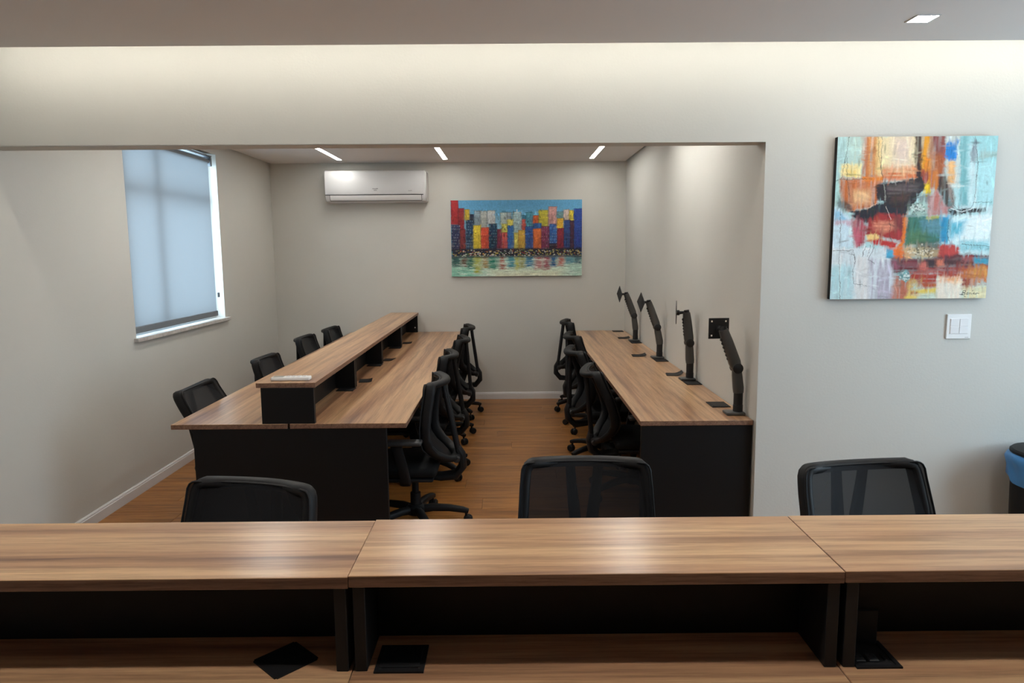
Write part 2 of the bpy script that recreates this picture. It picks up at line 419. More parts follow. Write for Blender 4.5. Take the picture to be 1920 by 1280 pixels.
ch = bmesh.new(); sweep(ch, [(0, BY1 + 0.055, BZ1 - 0.03), (0.002, BY1 + 0.055, BZ1 - 0.6), (0, BY1 + 0.055, 0.22)], (0.0018, 0.0018), (1, 0, 0), 6); obj('chain', ch, 'white_plastic', bl)
obj('chain_weight', B(-0.006, 0.008, BY1 + 0.045, BY1 + 0.065, 0.195, 0.235, bev=0.003), 'arm_black', bl)

# ------------------------------------------------------------------ air conditioner
ac = thing('air_conditioner', 'white split air conditioner unit high on the back wall', 'air conditioner', (-1.36, YB, 2.095))
W2 = 0.515
def arc(pts): return pts
body = [(0, 0), (-0.13, 0.0), (-0.165, 0.012), (-0.185, 0.04), (-0.197, 0.085), (-0.200, 0.12), (-0.198, 0.285), (-0.185, 0.308), (-0.16, 0.315), (0, 0.315)]
bm = bmesh.new(); prism(bm, body, -W2, W2, 'X')
bmesh.ops.bevel(bm, geom=[e for e in bm.edges if abs(abs(e.verts[0].co.x) - W2) < 1e-5 and abs(e.verts[0].co.x - e.verts[1].co.x) < 1e-5 and min(e.verts[0].co.y, e.verts[1].co.y) < -0.05], offset=0.01, segments=3, affect='EDGES')
obj('body', bm, 'ac_white', ac, smooth=30)
bm = bmesh.new(); prism(bm, [(-0.1985, 0.078), (-0.203, 0.09), (-0.206, 0.14), (-0.2065, 0.20), (-0.204, 0.286), (-0.189, 0.310), (-0.17, 0.3165), (-0.17, 0.31), (-0.18, 0.29), (-0.19, 0.09)], -W2 + 0.004, W2 - 0.03, 'X')
fp = obj('front_panel', bm, 'ac_white', ac, smooth=35)
bm = bmesh.new(); prism(bm, [(-0.1945, 0.069), (-0.2005, 0.069), (-0.2005, 0.0745), (-0.1945, 0.0745)], -W2 + 0.004, W2 - 0.03, 'X'); obj('panel_gap', bm, 'gap_dark', ac)
bm = bmesh.new(); prism(bm, [(-0.160, 0.016), (-0.1745, 0.018), (-0.191, 0.04), (-0.199, 0.068), (-0.19, 0.068), (-0.17, 0.03)], -W2 + 0.05, W2 - 0.05, 'X'); obj('air_flap', bm, 'white_plastic', ac, smooth=35)
bm = bmesh.new()
for s in (-1, 1):
    xx = s * (W2 - 0.048); prism(bm, [(-0.16, 0.012), (-0.176, 0.016), (-0.1925, 0.04), (-0.2, 0.069), (-0.19, 0.069)], xx - 0.0015, xx + 0.0015, 'X')
prism(bm, [(-0.158, 0.0125), (-0.176, 0.0145), (-0.176, 0.0175), (-0.158, 0.016)], -W2 + 0.05, W2 - 0.05, 'X')
obj('flap_gap', bm, 'gap_dark', ac)
random.seed(2)
for x0, z0, n, h in ((-0.03, 0.128, 9, 0.009), (-0.014, 0.113, 5, 0.009), (0.335, 0.108, 6, 0.007)):
    bm = bmesh.new(); xx = x0
    for k in range(n):
        w = random.choice((0.003, 0.004, 0.0055)); box(bm, xx, xx + w, -0.2068, -0.2055, z0, z0 + h * random.choice((0.7, 1))); xx += w + 0.0022
    lg = obj('logo', bm, 'gray_mark', fp); lg['kind'] = 'stuff'

# ------------------------------------------------------------------ paintings (pixel painted canvases)
def noise2(h, w, cy, cx, rng):
    g = rng.random((cy + 2, cx + 2)); yy = np.linspace(0, cy, h); xx = np.linspace(0, cx, w)
    iy = yy.astype(int); ix = xx.astype(int); fy = (yy - iy)[:, None]; fx = (xx - ix)[None, :]
    fy = fy * fy * (3 - 2 * fy); fx = fx * fx * (3 - 2 * fx)
    a = g[iy][:, ix]; b = g[iy][:, ix + 1]; c = g[iy + 1][:, ix]; d = g[iy + 1][:, ix + 1]
    return (a * (1 - fx) + b * fx) * (1 - fy) + (c * (1 - fx) + d * fx) * fy

class Art:
    def __init__(s, w, h, seed):
        s.w, s.h = w, h; s.rng = np.random.default_rng(seed); s.img = np.zeros((h, w, 3))
        s.X, s.Y = np.meshgrid((np.arange(w) + 0.5) / w, (np.arange(h) + 0.5) / h)
        s.wx = 0.35 * (noise2(h, w, 30, 30, s.rng) - 0.5) + 0.35 * (noise2(h, w, 110, 110, s.rng) - 0.5); s.wy = 0.35 * (noise2(h, w, 30, 30, s.rng) - 0.5) + 0.35 * (noise2(h, w, 110, 110, s.rng) - 0.5)
        s.st_v = noise2(h, w, 8, 90, s.rng); s.st_h = noise2(h, w, 90, 8, s.rng); s.fine = noise2(h, w, h // 2, w // 2, s.rng)
    def mix(s, mask, col):
        c = np.array(lin(col)) if np.ndim(col) == 1 else col
        s.img = s.img * (1 - mask[..., None]) + c * mask[..., None]
    def poly(s, pts, col, soft=0.004, a=1.0, rough=0.012, streak=None, sa=0.35):
        X = s.X + s.wx * rough; Y = s.Y + s.wy * rough
        P = np.array(pts, float); n = len(P); inside = np.zeros(X.shape, bool); dist = np.full(X.shape, 9.0)
        for i in range(n):
            x0, y0 = P[i]; x1, y1 = P[(i + 1) % n]; dx, dy = x1 - x0, y1 - y0
            with np.errstate(divide='ignore', invalid='ignore'):
                c = ((y0 > Y) != (y1 > Y)) & (X < dx * (Y - y0) / (dy if dy else 1e-9) + x0)
            inside ^= c
            t = np.clip(((X - x0) * dx + (Y - y0) * dy) / max(dx * dx + dy * dy, 1e-12), 0, 1)
            dist = np.minimum(dist, np.hypot(X - x0 - t * dx, Y - y0 - t * dy))
        sd = np.where(inside, dist, -dist)
        m = np.clip(sd / (2 * soft) + 0.5, 0, 1) * a
        if streak == 'v': m = m * (1 - sa + sa * np.clip(s.st_v * 2 - 0.4, 0, 1))
        if streak == 'h': m = m * (1 - sa + sa * np.clip(s.st_h * 2 - 0.4, 0, 1))
        s.mix(m, col)
    def rect(s, x0, y0, x1, y1, col, **k): s.poly([(x0, y0), (x1, y0), (x1, y1), (x0, y1)], col, **k)
    def line(s, pts, col, w=0.0025, a=1.0, rough=0.01):
        X = s.X + s.wx * rough; Y = s.Y + s.wy * rough; d = np.full(X.shape, 9.0)
        for (x0, y0), (x1, y1) in zip(pts, pts[1:]):
            dx, dy = x1 - x0, y1 - y0; t = np.clip(((X - x0) * dx + (Y - y0) * dy) / max(dx * dx + dy * dy, 1e-12), 0, 1)
            d = np.minimum(d, np.hypot(X - x0 - t * dx, Y - y0 - t * dy))
        s.mix(np.clip(1.5 - d / w, 0, 1) * a, col)
    def strokes(s, n, length, width, jitter, horiz=0.3, box=(0, 0, 1, 1)):
        """short dabs picking up the local colour with a shift in tone"""
        for k in range(n):
            x = box[0] + (box[2] - box[0]) * s.rng.random(); y = box[1] + (box[3] - box[1]) * s.rng.random()
            a = s.rng.normal(0, 0.2) if s.rng.random() < horiz else PI / 2 + s.rng.normal(0, 0.15)
            L = length * (0.4 + s.rng.random()); wd = width * (0.5 + s.rng.random())
            i0 = max(0, int((y - L) * s.h)); i1 = min(s.h, int((y + L) * s.h) + 1); j0 = max(0, int((x - L) * s.w)); j1 = min(s.w, int((x + L) * s.w) + 1)
            if i1 <= i0 or j1 <= j0: continue
            dx = s.X[i0:i1, j0:j1] - x; dy = s.Y[i0:i1, j0:j1] - y
            u = dx * math.cos(a) + dy * math.sin(a); v = -dx * math.sin(a) + dy * math.cos(a)
            m = np.clip(1.4 - np.abs(u) / L * 1.4, 0, 1) * np.clip(1.5 - np.abs(v) / wd, 0, 1) * (0.3 + 0.5 * s.rng.random())
            c = s.img[min(s.h - 1, int(y * s.h)), min(s.w - 1, int(x * s.w))]
            c = np.clip(c * (1 + jitter * s.rng.normal()) + jitter * 0.03 * s.rng.normal(0, 1, 3), 0.003, 0.95)
            s.img[i0:i1, j0:j1] = s.img[i0:i1, j0:j1] * (1 - m[..., None]) + c * m[..., None]
    def vary(s, amt):
        s.img = np.clip(s.img * (1 + amt * (s.fine - 0.5) * 2)[..., None], 0, 1)

def canvas(t, art, w, h, edge, gain):
    """painted face of size w x h centred on the empty, facing -Y, plus stretched canvas body"""
    obj('canvas', B(-w / 2, w / 2, -0.028, -0.001, -h / 2, h / 2), edge, t)
    nx, nz = art.w, art.h
    xs = np.linspace(-w / 2, w / 2, nx + 1); zs = np.linspace(h / 2, -h / 2, nz + 1)
    gx, gz = np.meshgrid(xs, zs); co = np.stack([gx, np.full_like(gx, -0.0285), gz], -1).reshape(-1, 3)
    a = (np.arange(nz)[:, None] * (nx + 1) + np.arange(nx)[None, :]).reshape(-1)
    fc = np.stack([a, a + nx + 1, a + nx + 2, a + 1], -1)
    me = bpy.data.meshes.new('painted_surface'); nf = len(fc)
    me.vertices.add(len(co)); me.vertices.foreach_set('co', co.ravel())
    me.loops.add(nf * 4); me.loops.foreach_set('vertex_index', fc.ravel().astype(np.int32))
    me.polygons.add(nf); me.polygons.foreach_set('loop_start', np.arange(0, nf * 4, 4, dtype=np.int32))
    me.update(calc_edges=True)
    at = me.color_attributes.new('paint', 'FLOAT_COLOR', 'CORNER')
    c = np.clip(art.img * gain, 0, 0.95).reshape(-1, 3); c = np.concatenate([c, np.ones((nf, 1))], 1).repeat(4, 0)
    at.data.foreach_set('color', c.ravel().astype(np.float32))
    me.materials.append(M['paint'])
    o = bpy.data.objects.new('painted_surface', me); COL.objects.link(o); o.parent = t

# skyline painting
A = Art(300, 172, 7)
def U(x): return (x - 165) / 1622
def V(y): return (y - 107) / 935
A.img[:] = lin((88, 165, 205)); A.rect(0, 0, 1, 0.12, (78, 152, 198), soft=0.08); A.rect(0.1, 0.25, 0.9, 0.5, (125, 182, 208), soft=0.12, a=0.7)
def bld(x0, x1, y0, y1, col, dots=None, st='v'):
    A.rect(U(x0), V(y0), U(x1), V(y1), tuple(int(c * 0.6) for c in col), soft=0.004, rough=0.008)
    A.rect(U(x0 + 6), V(y0 + 6), U(x1 - 6), V(y1), col, soft=0.005, rough=0.01)
    A.rect(U(x0 + 6), V(y0 + (y1 - y0) * 0.45), U(x1 - 6), V(y1), tuple(int(c * 0.72) for c in col), soft=0.03, rough=0.05, a=0.7, streak='v', sa=0.6)
    if dots is not None:
        nx_ = max(2, int((x1 - x0) / 22)); nz_ = max(2, int((y1 - y0) / 34))
        for i in range(nx_):
            for j in range(nz_):
                if A.rng.random() < 0.75:
                    cx = x0 + (i + 0.5) * (x1 - x0) / nx_ + A.rng.normal(0, 2); cy = y0 + (j + 0.5) * (y1 - y0) / nz_
                    A.rect(U(cx - 4), V(cy - 8), U(cx + 4), V(cy + 7), dots, soft=0.003, a=0.42, rough=0.012)
for b_ in [(165, 262, 100, 400, (172, 34, 40), None), (255, 332, 200, 470, (140, 30, 42), (180, 60, 60)), (335, 398, 215, 345, (205, 175, 30), (90, 80, 20)), (400, 452, 275, 400, (30, 35, 60), None),
           (452, 532, 232, 420, (130, 152, 165), (90, 110, 130)), (530, 615, 235, 440, (172, 178, 172), (110, 120, 120)), (615, 715, 232, 400, (192, 198, 198), (140, 150, 155)),
           (775, 862, 255, 410, (172, 190, 185), (200, 210, 205)), (858, 915, 255, 345, (160, 178, 185), None), (930, 1040, 250, 505, (150, 182, 188), (190, 205, 200)),
           (1045, 1092, 290, 345, (50, 130, 160), None), (1043, 1092, 343, 480, (205, 78, 60), None), (1092, 1182, 255, 440, (60, 142, 168), (130, 190, 200)), (1182, 1252, 295, 392, (205, 92, 40), None),
           (1250, 1372, 232, 440, (195, 185, 42), (150, 140, 40)), (1372, 1478, 188, 420, (205, 152, 148), (150, 80, 90)), (1478, 1558, 252, 340, (100, 146, 152), None),
           (1556, 1632, 225, 365, (208, 188, 178), (170, 120, 110)), (1625, 1688, 235, 365, (210, 190, 42), None), (1684, 1792, 215, 760, (28, 62, 145), (50, 90, 170)),
           (168, 278, 405, 720, (42, 50, 84), (170, 180, 190)), (274, 348, 460, 720, (125, 45, 46), (80, 30, 35)), (352, 442, 345, 725, (24, 60, 92), (150, 175, 190)),
           (440, 538, 410, 700, (220, 195, 30), (120, 100, 20)), (535, 637, 438, 700, (210, 70, 40), (235, 150, 110)), (634, 736, 392, 710, (20, 56, 84), (130, 175, 180)),
           (733, 797, 458, 700, (118, 40, 66), None), (793, 867, 395, 505, (205, 200, 85), None), (795, 867, 500, 700, (195, 75, 64), (225, 140, 110)), (862, 938, 338, 420, (220, 210, 85), None),
           (864, 945, 414, 725, (34, 96, 164), (90, 160, 200)), (944, 1002, 503, 745, (205, 195, 85), (90, 90, 60)), (998, 1088, 472, 735, (198, 160, 45), (205, 110, 50)), (1084, 1188, 428, 730, (32, 78, 145), (70, 130, 180)),
           (1184, 1288, 390, 460, (35, 95, 160), None), (1182, 1290, 455, 720, (210, 105, 40), (190, 70, 40)), (1285, 1388, 428, 720, (122, 48, 82), (190, 150, 160)), (1384, 1482, 398, 645, (38, 96, 168), (150, 190, 215)),
           (1384, 1482, 640, 730, (40, 30, 48), (140, 140, 150)), (1477, 1558, 332, 455, (225, 175, 25), None), (1480, 1568, 450, 730, (135, 34, 52), None), (1563, 1648, 352, 730, (34, 64, 122), (60, 100, 150)), (1640, 1690, 360, 735, (70, 40, 60), None)]:
    bld(*b_)
A.line([(U(985), V(225)), (U(985), V(262))], (200, 215, 215), 0.003); A.line([(U(935), V(258)), (U(1040), V(258))], (200, 215, 215), 0.003)
A.rect(0, V(700), 1, V(800), (34, 34, 48), soft=0.012, rough=0.03)
for k in range(430):
    x = A.rng.random(); yv = 0.652 + 0.085 * A.rng.random() ** 0.8
    cs = [(215, 215, 205), (200, 190, 70), (170, 50, 50), (90, 140, 90), (225, 225, 225), (50, 90, 120), (210, 170, 60)]
    c = cs[A.rng.integers(len(cs))] if x < 0.6 or A.rng.random() < 0.6 else (200, 185, 90)
    r_ = 0.0028 + 0.002 * A.rng.random(); A.rect(x - r_, yv - r_ * 1.3, x + r_ * (1.6 if x < .4 else 1), yv + r_ * 1.3, c, soft=0.002, a=0.6, rough=0)
A.rect(-0.1, V(795), 1.1, 1.1, (168, 202, 186), soft=0.006)
A.rect(0.3, V(960), 0.85, 1.1, (205, 212, 184), soft=0.06); A.rect(-.1, V(930), 0.2, 1.1, (130, 195, 172), soft=0.05)
for x0, x1, c, d in [(170, 285, (20, 75, 72), 920), (290, 365, (95, 66, 48), 920), (360, 455, (10, 95, 80), 950), (450, 525, (165, 165, 40), 1010), (540, 625, (150, 120, 60), 940), (628, 735, (20, 120, 100), 950), (755, 830, (160, 85, 70), 960),
                     (868, 952, (40, 130, 150), 930), (960, 1015, (180, 180, 70), 960), (1020, 1075, (150, 150, 90), 940), (1080, 1182, (35, 110, 150), 930), (1195, 1290, (170, 110, 110), 960), (1300, 1392, (150, 70, 85), 970), (1398, 1475, (35, 90, 140), 930), (1500, 1560, (175, 85, 75), 920), (1570, 1690, (70, 130, 150), 890), (1690, 1795, (20, 75, 95), 890)]:
    A.rect(U(x0), V(800), U(x1), V(d), c, soft=0.014, rough=0.05, streak='h', sa=0.25, a=1.0)
A.rect(-0.1, V(792), 1.1, V(812), (30, 38, 52), soft=0.008, rough=0.03, a=0.8)
for k in range(130):
    x = A.rng.random(); yv = V(825 + 215 * A.rng.random()); l_ = 0.01 + 0.05 * A.rng.random()
    A.line([(x, yv), (x + l_, yv)], (222, 232, 220), 0.0026, 0.6, rough=0.006)
A.strokes(1500, 0.022, 0.0035, 0.45, 0.25, (0, 0.12, 1, 0.66)); A.strokes(500, 0.03, 0.004, 0.3, 1.0, (0, 0.74, 1, 1)); A.vary(0.12); A.img = A.img * 0.9 + A.img.mean(2, keepdims=True) * 0.1
t = thing('skyline_painting', 'colourful city skyline painting on the back wall', 'painting', (0.0725, YB - 0.002, 1.7215))
canvas(t, A, 1.372, 0.79, 'blue_edge', 1.12)

# abstract painting
A = Art(340, 345, 21)
def Q(*pts):
    out = []
    for x, y in pts:
        v = (y - 60) / 1145; u = (x - (125 - 50 * v)) / (1133 - 40 * v); out.append((u, v))
    return out
def S(pts, col, soft=6, a=1.0, rough=14, streak=None, sa=0.4):
    A.poly(Q(*pts), col, soft=soft / 1140, a=a, rough=rough / 570, streak=streak, sa=sa)
def RC(x0, y0, x1, y1, col, **k): S([(x0, y0), (x1, y0), (x1, y1), (x0, y1)], col, **k)
def LN(pts, col=(40, 38, 42), w=1.7, a=0.7, rough=10): A.line(Q(*pts), col, w / 1140, a, rough / 570)
A.img[:] = lin((178, 214, 216))
RC(60, 50, 310, 345, (186, 208, 196), soft=14, streak='v'); RC(60, 50, 190, 345, (168, 205, 208), soft=20, a=.7)
RC(395, 50, 690, 345, (232, 214, 172), soft=18); RC(520, 60, 640, 260, (222, 200, 190), soft=40, a=.8)
RC(300, 50, 410, 350, (192, 108, 58), soft=16, streak='v', sa=.6); RC(340, 60, 380, 340, (215, 150, 90), soft=12, streak='v', sa=.7)
RC(430, 270, 700, 365, (214, 118, 70), soft=22, streak='h', sa=.5); RC(390, 60, 430, 330, (236, 205, 140), soft=12, a=.8)
RC(150, 248, 290, 340, (240, 220, 158), soft=12); RC(185, 290, 255, 335, (238, 205, 110), soft=10, a=.7)
RC(672, 50, 724, 340, (78, 52, 40), soft=8, streak='v'); RC(690, 250, 725, 340, (40, 32, 34), soft=8)
RC(718, 50, 800, 310, (226, 155, 34), soft=10, streak='v'); RC(772, 50, 890, 220, (138, 78, 72), soft=12, streak='v'); RC(780, 180, 880, 420, (168, 92, 48), soft=14, streak='v')
RC(718, 290, 800, 420, (172, 62, 36), soft=10, streak='v'); RC(760, 300, 830, 440, (205, 120, 40), soft=12, streak='v', sa=.7); RC(735, 210, 775, 300, (200, 120, 30), soft=8)
RC(980, 40, 1290, 560, (160, 210, 214), soft=8); RC(985, 40, 1045, 560, (120, 178, 184), soft=12, streak='v', sa=.5); RC(1050, 120, 1110, 540, (206, 228, 230), soft=16, streak='v'); RC(1130, 230, 1260, 520, (176, 220, 224), soft=20)
RC(1130, 170, 1260, 210, (176, 186, 176), soft=10, a=.7, streak='h'); S([(1085, 70), (1110, 110), (1100, 240), (1060, 240), (1065, 180)], (120, 128, 140), soft=8, a=.75)
RC(890, 60, 985, 420, (206, 214, 208), soft=10); S([(895, 110), (980, 80), (965, 205), (915, 240), (880, 195)], (36, 128, 204), soft=7, rough=24); RC(900, 235, 952, 385, (232, 180, 122), soft=9)
S([(845, 320), (885, 330), (950, 500), (940, 580), (890, 560), (830, 430)], (62, 46, 40), soft=10, streak='v'); S([(905, 340), (950, 480), (935, 540), (900, 420)], (150, 120, 105), soft=10, a=.7)
RC(60, 350, 190, 520, (172, 210, 206), soft=14); S([(140, 350), (440, 345), (440, 400), (400, 540), (200, 585), (150, 510)], (198, 108, 54), soft=12, streak='v', sa=.3); RC(215, 430, 350, 520, (236, 190, 140), soft=22, streak='v', sa=.5)
RC(300, 335, 450, 372, (226, 130, 40), soft=8, streak='h'); S([(105, 505), (210, 510), (240, 590), (130, 545)], (66, 56, 52), soft=12, a=.8); RC(205, 380, 240, 520, (170, 90, 50), soft=8, a=.6)
S([(395, 392), (560, 372), (720, 335), (745, 410), (660, 530), (600, 600), (470, 590), (450, 505), (395, 490)], (46, 38, 40), soft=7); S([(470, 400), (700, 385), (690, 440), (480, 470)], (112, 98, 96), soft=14, a=.75, streak='h', sa=.7); S([(500, 480), (640, 455), (620, 500), (500, 520)], (90, 60, 50), soft=12, a=.7, streak='h')
S([(205, 582), (330, 560), (420, 515), (470, 520), (620, 600), (560, 620), (330, 660), (240, 628)], (34, 34, 44), soft=7)
S([(736, 388), (770, 392), (780, 460), (750, 475), (735, 440)], (242, 205, 22), soft=6); S([(762, 480), (825, 430), (912, 600), (760, 612)], (188, 112, 104), soft=10, streak='v', sa=.3); S([(700, 480), (780, 440), (770, 520), (700, 530)], (96, 84, 80), soft=12, a=.7)
S([(618, 540), (680, 520), (760, 530), (765, 610), (640, 625)], (158, 184, 172), soft=12, rough=40, streak='h')
S([(905, 580), (1165, 562), (1165, 584), (925, 612)], (42, 36, 36), soft=5); S([(940, 545), (1210, 540), (1215, 600), (1150, 585), (1000, 590)], (205, 222, 224), soft=12, a=.7); S([(930, 572), (1165, 560), (1165, 582), (925, 610)], (42, 36, 36), soft=5)
# lower left
S([(60, 535), (130, 545), (230, 640), (235, 830), (60, 850)], (206, 228, 238), soft=8); S([(104, 560), (160, 590), (190, 640), (104, 640)], (150, 200, 225), soft=10); S([(104, 640), (225, 640), (235, 690), (150, 660), (104, 670)], (200, 150, 170), soft=10, a=.7)
S([(228, 640), (300, 632), (335, 690), (320, 800), (255, 850), (235, 750)], (172, 62, 74), soft=12, streak='v', sa=.3); S([(235, 690), (275, 690), (290, 790), (250, 840)], (200, 90, 110), soft=12, a=.8)
S([(340, 640), (420, 590), (600, 608), (592, 800), (440, 760), (330, 740)], (160, 46, 44), soft=10); S([(375, 655), (520, 650), (545, 700), (460, 730), (390, 710)], (222, 142, 112), soft=16, streak='h'); RC(520, 610, 600, 720, (110, 50, 50), soft=18, a=.8)
S([(330, 742), (400, 735), (455, 785), (350, 792)], (240, 205, 130), soft=8); S([(330, 785), (420, 775), (545, 800), (530, 842), (400, 815)], (192, 48, 44), soft=8)
S([(590, 615), (622, 618), (610, 780), (570, 920), (520, 910), (545, 830), (580, 790)], (228, 120, 32), soft=9); 
S([(612, 615), (850, 620), (850, 800), (600, 832)], (58, 112, 98), soft=9, rough=20); RC(720, 640, 850, 740, (100, 150, 175), soft=24, a=.7, streak='h'); RC(620, 720, 760, 810, (90, 120, 60), soft=20, a=.7, streak='h'); S([(750, 615), (850, 610), (840, 635), (755, 635)], (190, 190, 60), soft=6, a=.7); S([(848, 618), (930, 615), (905, 700), (900, 800), (850, 800)], (38, 140, 184), soft=8)
S([(915, 625), (1230, 600), (1215, 835), (1000, 812), (905, 800)], (226, 240, 240), soft=8); S([(912, 640), (1030, 650), (1000, 740), (905, 790)], (98, 184, 206), soft=26); RC(990, 790, 1200, 880, (140, 200, 210), soft=14, a=.9)
RC(480, 840, 640, 915, (232, 112, 30), soft=12); RC(605, 828, 870, 915, (176, 150, 112), soft=12, rough=40, streak='h'); RC(680, 800, 850, 850, (70, 64, 52), soft=16, a=.8); RC(600, 850, 760, 900, (225, 205, 160), soft=14, a=.7, streak='h', sa=.8)
S([(840, 830), (900, 812), (985, 825), (990, 910), (840, 915)], (186, 58, 50), soft=9); RC(985, 860, 1200, 905, (210, 225, 225), soft=8, a=.6)
# lower field
S([(60, 840), (245, 835), (480, 840), (520, 930), (520, 1230), (60, 1230)], (216, 226, 230), soft=8); RC(60, 960, 240, 1230, (182, 220, 226), soft=18, streak='v'); RC(345, 920, 520, 1230, (176, 168, 184), soft=18, streak='v', sa=.8); RC(250, 900, 345, 1230, (228, 224, 222), soft=16, a=.8, streak='v')
S([(468, 842), (520, 842), (520, 912), (475, 912)], (76, 170, 206), soft=7)
S([(500, 905), (720, 915), (990, 885), (1200, 895), (1200, 1000), (960, 1010), (520, 1020)], (92, 34, 36), soft=10, streak='h', sa=.25); RC(690, 945, 765, 1003, (200, 104, 90), soft=10); RC(815, 925, 880, 975, (206, 112, 84), soft=10); RC(755, 925, 830, 975, (40, 32, 34), soft=12, a=.8); RC(880, 930, 990, 965, (70, 30, 30), soft=12); RC(590, 930, 690, 985, (130, 50, 60), soft=14, a=.8); RC(510, 930, 560, 990, (150, 90, 110), soft=12, a=.7)
S([(520, 1040), (700, 1000), (1190, 965), (1185, 1060), (1000, 1060), (760, 1110), (560, 1080)], (168, 52, 30), soft=14, streak='h', sa=.45); RC(1085, 918, 1200, 958, (56, 150, 178), soft=7); RC(1000, 900, 1080, 940, (160, 50, 45), soft=10, a=.8)
RC(1000, 985, 1200, 1110, (196, 108, 42), soft=20, rough=50, streak='v'); RC(1060, 970, 1190, 1050, (226, 165, 70), soft=22, a=.7, streak='v', sa=.8); RC(1000, 1060, 1060, 1140, (140, 46, 34), soft=14)
S([(530, 1050), (640, 1040), (650, 1230), (500, 1230)], (188, 106, 80), soft=16, streak='v'); S([(560, 1020), (610, 1008), (640, 1060), (600, 1090), (565, 1060)], (120, 186, 190), soft=9, rough=40); RC(620, 1070, 720, 1120, (206, 170, 90), soft=14, rough=40, streak='h')
S([(600, 1190), (640, 1140), (830, 1120), (830, 1230), (590, 1230)], (226, 200, 96), soft=12, streak='h', sa=.3); RC(640, 1150, 690, 1180, (160, 70, 40), soft=10, a=.8); RC(720, 1090, 840, 1125, (180, 80, 36), soft=12); RC(690, 1170, 830, 1230, (190, 214, 214), soft=12, a=.7)
RC(826, 1050, 1000, 1230, (236, 222, 204), soft=10, streak='v', sa=.2); RC(850, 1050, 990, 1090, (232, 150, 80), soft=14, streak='v', a=.8); RC(1000, 1120, 1220, 1230, (226, 214, 168), soft=14, streak='v')
A.strokes(1500, 0.045, 0.005, 0.22, 0.3)
for p_ in ([(205, 60), (180, 200), (155, 350)], [(190, 200), (190, 340), (215, 480)], [(105, 357), (330, 350)], [(145, 560), (148, 700), (140, 860), (145, 1205)], [(95, 857), (240, 853), (255, 935), (238, 990), (240, 1090), (335, 1112)],
           [(410, 60), (412, 200), (445, 340), (458, 540), (500, 690), (490, 750), (515, 812)], [(440, 60), (425, 290), (445, 345)], [(1095, 60), (1115, 260), (1098, 400), (1095, 500), (1065, 560), (940, 570)], [(910, 640), (896, 740), (915, 800)],
           [(1000, 815), (1100, 825), (1195, 835)], [(205, 880), (245, 885), (250, 950)], [(360, 820), (340, 900)], [(385, 830), (345, 920), (390, 955)], [(330, 825), (300, 900)], [(1030, 818), (1035, 850)], [(1070, 822), (1072, 848)], [(1130, 828), (1132, 850)], [(930, 440), (940, 540), (990, 585)], [(1080, 520), (1215, 522)]):
    LN(p_)
LN([(470, 545), (500, 640)], (230, 215, 205), 2); LN([(455, 392), (462, 500)], (150, 150, 140), 4, .7); LN([(920, 560), (1000, 590), (1090, 560), (1098, 490)], (232, 240, 240), 3, .8); LN([(340, 555), (400, 520)], (225, 190, 170), 3)
for k in range(240):
    for (cx, cy, sx, sy, cs) in ((690, 560, 45, 30, [(225, 232, 226), (70, 80, 78)]), (600, 1045, 30, 28, [(225, 235, 230), (60, 110, 110)]), (730, 870, 80, 28, [(235, 225, 200), (60, 50, 40)])):
        if k % 3 == 0:
            x = A.rng.normal(cx, sx * .6); y2 = A.rng.normal(cy, sy * .6); c = cs[A.rng.integers(2)]
            RC(x - 5, y2 - 4, x + 5, y2 + 4, c, soft=3, a=.6, rough=10)
# signature
sg = [[(1000, 1180), (1012, 1150), (1028, 1150), (1026, 1162), (1008, 1165), (1026, 1170), (1020, 1180), (990, 1178)], [(1036, 1166), (1046, 1164), (1044, 1176), (1034, 1176), (1036, 1166)], [(1052, 1178), (1054, 1166), (1064, 1166), (1064, 1178)],
      [(1072, 1166), (1072, 1178)], [(1074, 1154), (1080, 1148)], [(1082, 1166), (1090, 1168), (1082, 1172), (1090, 1178)], [(1096, 1168), (1098, 1178), (1106, 1168), (1122, 1172)], [(985, 1176), (1010, 1178)], [(1018, 1190), (1026, 1194)]]
for s_ in sg: LN(s_, (34, 30, 34), 1.8, .95, 0)
A.vary(0.06)
t = thing('abstract_painting', 'square abstract painting in turquoise, red and black on the front wall', 'painting', (1.924, YF - 0.002, 1.7305))
canvas(t, A, 0.755, 0.763, 'canvas_edge', 0.98)

# light switch
t = thing('wall_switch', 'white four key light switch plate below the abstract painting', 'switch', (2.197, YF, 1.209))
obj('plate', B(-0.06, 0.06, -0.009, 0, -0.061, 0.061, bev=0.003), 'white_plastic', t)
obj('frame', B(-0.046, 0.046, -0.0105, -0.008, -0.037, 0.040, bev=0.001, seg=1), 'white_plastic', t)
for x in (-0.0225, 0.0225):
    for z in (-0.017, 0.0205): obj('key', B(x - 0.021, x + 0.021, -0.0125, -0.0095, z - 0.0175, z + 0.0175, bev=0.001, seg=1), 'white_gloss', t)
obj('logo', B(0.032, 0.05, -0.0095, -0.0089, -0.054, -0.0525), 'gray_mark', t)

# ------------------------------------------------------------------ desks
TT = 0.025
